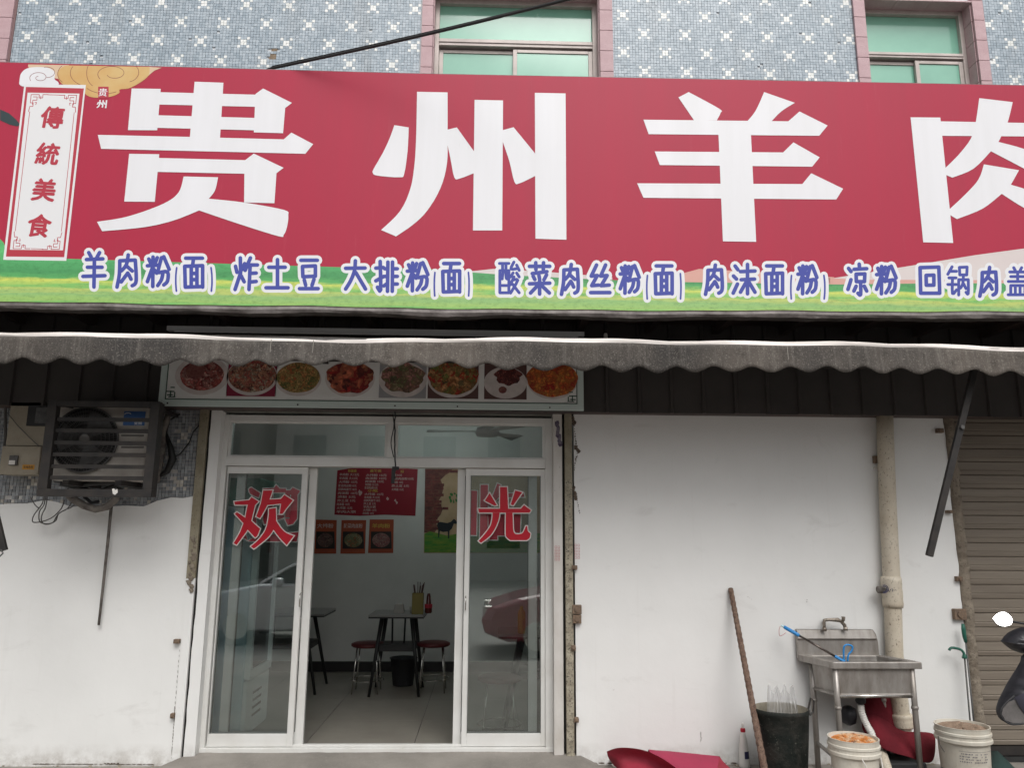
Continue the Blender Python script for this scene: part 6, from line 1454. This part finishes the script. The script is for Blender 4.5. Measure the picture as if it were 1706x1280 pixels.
b = MB(); b.lathe(P(1414, 1192, -.12), [(0.01, -0.07), (0.045, -0.05), (0.06, 0.0), (0.05, 0.04), (0.02, 0.06)], 16, wob=0.12); b.build('bag', FILM, BG, smooth=True)
DK = thing('black_tray', 'black shallow crate on the ground beneath the dark red cloth', 'tray', G(1510, 1275, 0))
c = G(1512, 1300, 0); b = MB(); b.box((c.x-0.14, c.y, 0.002), (c.x+0.14, c.y+0.24, 0.10)); b.build('tray_body', RUBBER, DK, bevel=0.006)
PP = thing('pipe_offcut', 'short stub of old cream pipe on the ground behind the chilli bucket', 'pipe', G(1475, 1290, 0))
b = MB(); b.tube([P(1467, 1250, -.22), P(1480, 1290, -.42)], 0.034, 14); b.build('pipe_body', PVC, PP, smooth=True)
# debris at wall foot
b = MB(); rw = random.Random(12)
for k in range(70):
    u = rw.choice([rw.uniform(0, 290), rw.uniform(965, 1240), rw.uniform(1340, 1560)]); p = G(u, rw.uniform(1272, 1282), 0.0); s_ = rw.uniform(.003, .009); b.box((p.x-s_, p.y-s_-.01, 0), (p.x+s_, p.y+s_-.01, s_*0.9))
tag(b.build('ground_debris', SPECKLE), 'small grit and rubble scattered along the foot of the white wall', 'debris', kind='stuff')
# green handled tools by the shutter jamb
def tool(nm, lab_, cat, hp, shaft, grip):
    o = thing(nm, lab_, cat, shaft[-1]); b = MB(); b.tube(shaft, 0.006, 8); b.build('shaft', CHROME if False else STEEL_G, o, smooth=True)
    b = MB(); b.tube(hp, grip, 10); b.build('handle', GREENP, o, smooth=True); return o
yg = -0.10
q = curve([(1581, 1084), (1585, 1080), (1594, 1081), (1602, 1084), (1606, 1090), (1607, 1098)], 3, closed=False)
tool('hooked_cane', 'thin metal cane with curved teal green handle leaning by the shutter jamb', 'cane', [P(u, v, yg) for u, v in q], [P(1607, 1096, yg), P(1616, 1200, yg-.04), P(1622, 1262, yg-.07)], [0.010]+[0.009]*(len(q)-4)+[0.014, 0.018, 0.016])
tool('straight_cane', 'thin metal rod with straight teal green grip standing close to the shutter jamb', 'rod', [P(1604, 1040, yg+.02), P(1605, 1048, yg+.02), P(1607, 1062, yg+.02), P(1609, 1071, yg+.02)], [P(1609, 1070, yg+.02), P(1622, 1200, yg), P(1630, 1262, yg-.04)], [0.010, 0.015, 0.014, 0.010])
GT = thing('green_tarp', 'dark green sheet lying on the ground in front of the shutter', 'tarp', G(1670, 1285, 0.0))
b = MB(); b.sheet([[P(1648, 1253, -.02), P(1662, 1252, -.05), P(1672, 1262, -.1)], [P(1645, 1275, -.15), P(1668, 1274, -.2), P(1690, 1280, -.25)], [G(1640, 1300, 0.004), G(1670, 1300, 0.004), G(1705, 1305, 0.004)]]); b.build('tarp', M('dark_green_tarp', (0.02, 0.05, 0.045), 0.7), GT, smooth=True, fix=False, solid=0.003)

# ------------------------------------------------------------------ scooter at the right edge
ysc = -1.55
mc = P(1670, 1031, ysc)
MS = thing('motor_scooter', 'scooter at the right edge with white glinting mirror and black vinyl wind cover', 'scooter', (P(1760, 1200, ysc).x, ysc, 0))
n_ = Vector((-0.30, -0.82, 0.50)).normalized()
b = MB(); pp = curve([(1654, 1031, 1), (1662, 1023), (1673, 1020.5), (1682, 1026), (1687, 1034), (1684, 1041.5, 1), (1674, 1044), (1663, 1041)], 4)
fr = [P(u, v, ysc) for u, v in pp]
fr2 = []
for p in fr:
    d = p-mc; t = -(n_.x*d.x+n_.z*d.z)/n_.y; fr2.append(Vector((p.x, mc.y+t, p.z)))
# flatten on tilted plane along view rays
fr2 = []
for u, v in pp:
    d = ray(u, v); t = (mc-CAM).dot(n_)/d.dot(n_); fr2.append(CAM+d*t)
bkp = [p-n_*0.03+(mc-p)*0.15 for p in fr2]; k = len(fr2)
b.add(fr2, [tuple(range(k))]); b.build('mirror_glass', MIRR, MS, fix=False)
b = MB(); f3 = [p-n_*0.0015+(p-mc)*0.04 for p in fr2]; b.add(f3+bkp, [(i, (i+1) % k, k+(i+1) % k, k+i) for i in range(k)]+[tuple(range(k)), tuple(range(2*k-1, k-1, -1))]); b.build('mirror_shell', RUBBER, MS, bevel=0.002)
b = MB(); b.tube([P(1685, 1036, ysc+.02), P(1696, 1038, ysc+.02), P(1712, 1041, ysc), P(1735, 1050, ysc-.02), P(1748, 1090, ysc-.03)], 0.0055, 8); b.build('mirror_stalk', RUBBER, MS, smooth=True)
HBz = P(1700, 1078, ysc).z
def lump(cu, cv, poly, y0, dep, mat, nm, n_=7):
    b = MB(); rows = []
    ctr = P(cu, cv, y0); ring = curve(poly, 3)
    for i in range(n_):
        f = i/(n_-1); rows.append([ctr.lerp(P(u, v, y0), math.cos((1-f)*math.pi/2) if False else f)+Vector((0, -dep*math.sqrt(max(0, 1-f*f))*(1+0.18*math.sin(k*1.7+i)), 0)) for k, (u, v) in enumerate(ring+[ring[0]])])
    back = [p+Vector((0, 0.03, 0)) for p in rows[-1]]
    b.sheet(rows+[back]); return b.build(nm, mat, MS, smooth=True, fix=False)
lump(1705, 1074, [(1673, 1070, 1), (1684, 1057), (1700, 1049), (1722, 1046), (1750, 1052), (1756, 1080), (1735, 1096), (1710, 1091), (1690, 1084)], ysc-.02, 0.07, FILM, 'grip_muff')
ed = curve([(1712, 1092), (1702, 1112), (1688, 1134), (1676, 1156), (1667, 1176), (1666, 1190), (1673, 1202), (1688, 1208), (1706, 1206), (1740, 1204), (1776, 1190), (1780, 1120), (1750, 1088)], 3, closed=False)
lump(1728, 1150, [(u, v) for u, v in ed[::2]], ysc-.06, 0.09, FILM, 'wind_apron')
b = MB(); b.flat([P(u, v, ysc-.155) for u, v in [(1671, 1181), (1680, 1170), (1692, 1166), (1703, 1178), (1716, 1194), (1722, 1205), (1706, 1205), (1688, 1206), (1675, 1201), (1669, 1191)]]); b.build('apron_lining', FLEECE, MS, fix=False)
b = MB(); b.tube([P(u, v, ysc-.158) for u, v in curve([(1690, 1160), (1676, 1172), (1667.5, 1184), (1668, 1194), (1675, 1203), (1688, 1208), (1712, 1206)], 4, closed=False)], 0.005, 6); b.build('apron_hem', RUBBER, MS, smooth=True)
b = MB(); b.sheet([[P(1690, 1163, ysc-.16), P(1702, 1157, ysc-.18), P(1716, 1152, ysc-.18)], [P(1698, 1178, ysc-.16), P(1710, 1172, ysc-.19), P(1722, 1168, ysc-.18)], [P(1710, 1194, ysc-.16), P(1720, 1190, ysc-.17), P(1730, 1184, ysc-.17)]]); b.build('apron_flap', M('slate_vinyl', (0.05, 0.05, 0.07), 0.5), MS, smooth=True, fix=False)
bx = P(1800, 1100, ysc).x
b = MB(); b.tube([(bx-.02, ysc, 0.95), (bx+.10, ysc, 0.55), (bx+.28, ysc, 0.30), (bx+.9, ysc, 0.30), (bx+1.1, ysc, 0.7), (bx+1.5, ysc, 0.72)], [0.07, 0.14, 0.12, 0.12, 0.16, 0.10], 14); b.build('body_shell', FILM, MS, smooth=True)
b = MB(); b.box((bx+.5, ysc-.14, 0.70), (bx+1.3, ysc+.14, 0.80)); b.build('seat', RUBBER, MS, bevel=0.02)
for wx in (bx-0.05, bx+1.25):
    b = MB(); b.tube([(wx+0.21*math.cos(t), ysc, 0.26+0.21*math.sin(t)) for t in [2*math.pi*j/28 for j in range(28)]], 0.045, 10, closed=True); o = b.build('tyre', RUBBER, MS, smooth=True)
    b = MB(); b.lathe((wx, ysc-.03, 0.26), [(0.15, 0), (0.17, 0.02), (0.17, 0.04), (0.15, 0.06)], 20, ax='y'); b.build('rim', STEEL_G, MS)

# ------------------------------------------------------------------ overhead cables
CB = thing('overhead_cable', 'thick black cable running up from the sign top across the upper window', 'cable', P(452, 114, -0.80))
def cab(us, y0_, y1_, r_, nm):
    pts = []
    for k in range(25):
        f = k/24; u = us[0][0]+(us[-1][0]-us[0][0])*f; v = us[0][1]+(us[-1][1]-us[0][1])*f + us[1]*math.sin(math.pi*f) if False else 0
    return
pts = []
for k in range(31):
    f = k/30; u = 449+(985-449)*f; v = 114.5-126*f+4*math.sin(math.pi*f); pts.append(P(u, v, -0.80-0.9*f))
b = MB(); b.tube([P(430, 124, -0.74)]+pts, 0.0095, 8); b.build('cable', CABLE_B, CB, smooth=True)
CB2 = thing('thin_overhead_cable', 'thinner black cable running just above the thick one at the sign top', 'cable', P(452, 112, -0.78))
pts = []
for k in range(31):
    f = k/30; u = 455+(985-455)*f; v = 110-125*f+3*math.sin(math.pi*f)+2.0*f; pts.append(P(u, v, -0.78-0.85*f))
b = MB(); b.tube([P(440, 120, -0.74)]+pts, 0.0045, 6); b.build('cable', CABLE_B, CB2, smooth=True)

# ------------------------------------------------------------------ across the street, behind the camera (seen in the glass)
def wheel(par, x, y_, z, r_):
    b = MB(); b.tube([(x+(r_-.06)*math.cos(t), y_, z+(r_-.06)*math.sin(t)) for t in [2*math.pi*j/24 for j in range(24)]], 0.075, 8, closed=True); b.build('tyre', RUBBER, par, smooth=True)
    b = MB(); b.lathe((x, y_-.09, z), [(0.02, 0.18), (r_*.62, 0.15), (r_*.66, 0.19)], 20, ax='y'); b.build('rim', CHROME, par)
def car(lab_, paint, xf, yc, zg, s=1.0):
    """front towards -x, side facing the shop"""
    o = thing('parked_car', lab_, 'car', (xf+2.2*s, yc, zg)); W = 0.88
    def T_(pts): return [(xf+x*s, z*s) for x, z in pts]
    low = T_([(0.05, 0.35), (0.0, 0.55), (0.10, 0.72), (0.55, 0.86), (1.15, 0.98), (1.9, 1.0), (3.6, 1.02), (4.25, 0.95), (4.4, 0.7), (4.38, 0.35), (3.9, 0.22), (0.4, 0.22)])
    roof = T_([(1.15, 0.98), (1.55, 1.22), (1.95, 1.42), (2.5, 1.49), (3.2, 1.45), (3.75, 1.25), (4.15, 0.99)])
    b = MB(); n = len(low); V = []
    for (dy, k) in ((-W, 0.93), (-W*0.9, 1.0), (W*0.9, 1.0), (W, 0.93)):
        for x, z in low: V.append((xf+2.2*s+(x-xf-2.2*s)*k, yc+dy, zg+0.6*s+(z-0.6*s)*k))
    F = [tuple(range(n)), tuple(range(4*n-1, 3*n-1, -1))]
    for a in range(3):
        for j in range(n): F.append((a*n+j, a*n+(j+1) % n, (a+1)*n+(j+1) % n, (a+1)*n+j))
    b.add(V, F); b.build('body', paint, o, smooth=False, bevel=0.03)
    b = MB(); n = len(roof); V = []
    for (dy, k) in ((-W*0.92, 0), (-W*0.72, 1), (W*0.72, 1), (W*0.92, 0)):
        for x, z in roof: V.append((x, yc+dy, zg+(z if k else 0.95*s+(z-0.95*s)*0.02)))
    F = []
    for a in range(3):
        for j in range(n-1): F.append((a*n+j, a*n+j+1, (a+1)*n+j+1, (a+1)*n+j))
    b.add(V, F); b.build('greenhouse', CARG, o, smooth=False)
    b = MB()
    for sy in (-1, 1):
        for j in range(n-1):
            b.tube([(roof[j][0], yc+sy*W*0.72, zg+roof[j][1]), (roof[j+1][0], yc+sy*W*0.72, zg+roof[j+1][1])], 0.03, 6)
        b.tube([(xf+2.45*s, yc+sy*W*0.92, zg+1.0*s), (xf+2.45*s, yc+sy*W*0.73, zg+1.46*s)], 0.03, 6)
    b.sheet([[(x, yc-W*0.72, zg+z+0.01) for x, z in roof[2:5]], [(x, yc+W*0.72, zg+z+0.01) for x, z in roof[2:5]]])
    b.build('roof', paint, o)
    for sy in (-1, 1):
        b = MB(); b.lathe((xf+1.5*s, yc+sy*(W+0.08), zg+1.02*s), [(0.02, -0.10), (0.07, -0.06), (0.075, 0.06), (0.03, 0.10)], 12, ax='x'); b.build('mirror', paint, o, smooth=True)
        for wx in (0.85, 3.5): wheel(o, xf+wx*s, yc+sy*(W-0.08), zg+0.32, 0.32)
        b = MB(); b.box((xf+0.04, yc+sy*0.55-.16, zg+0.62), (xf+0.2, yc+sy*0.55+.16, zg+0.74)); b.build('headlight', CHROME, o, bevel=0.02)
    return o
yv = 7.4
xm = P(462, 975, yv).x
car('silver parked car across the forecourt, mirrored in the left door pane', CARW, xm-1.5, YD*2-yv-0.9, -0.25)
xm2 = P(880, 960, yv-.4).x
car('red parked car across the forecourt, mirrored in the right door pane', CARR, xm2-0.75, YD*2-yv+0.3, -0.25)
def house(lab_, x0, x1, y_, h, mat, nfl):
    o = thing('street_house', lab_, 'building', ((x0+x1)/2, y_, -0.25), group='houses across the street'); 
    b = MB(); b.box((x0, y_-8, -0.3), (x1, y_, h)); b.build('wall', mat, o)
    b = MB(); b.box((0, 0, 0), (1.3, 0.06, 1.4)); t_ = b.build('t', FWIN); me = t_.data; bpy.data.objects.remove(t_)
    nx = int((x1-x0)/2.6)
    for k in range(nx):
        for f in range(nfl): inst(me, 'window', o, (x0+0.7+k*2.6, y_-0.02, 1.0+f*3.0))
    b = MB(); b.box((x0-.1, y_-8, h), (x1+.1, y_+0.25, h+0.2)); b.build('roof_edge', FACE2, o)
house('grey three storey house across the street, left of the others', -22, -9, -24, 9.5, FACE, 3)
house('pale two storey house across the street, in the middle', -8.5, 5, -25, 6.6, FACE2, 2)
house('grey two storey house across the street, right of the others', 5.5, 20, -24, 7.2, FACE, 2)
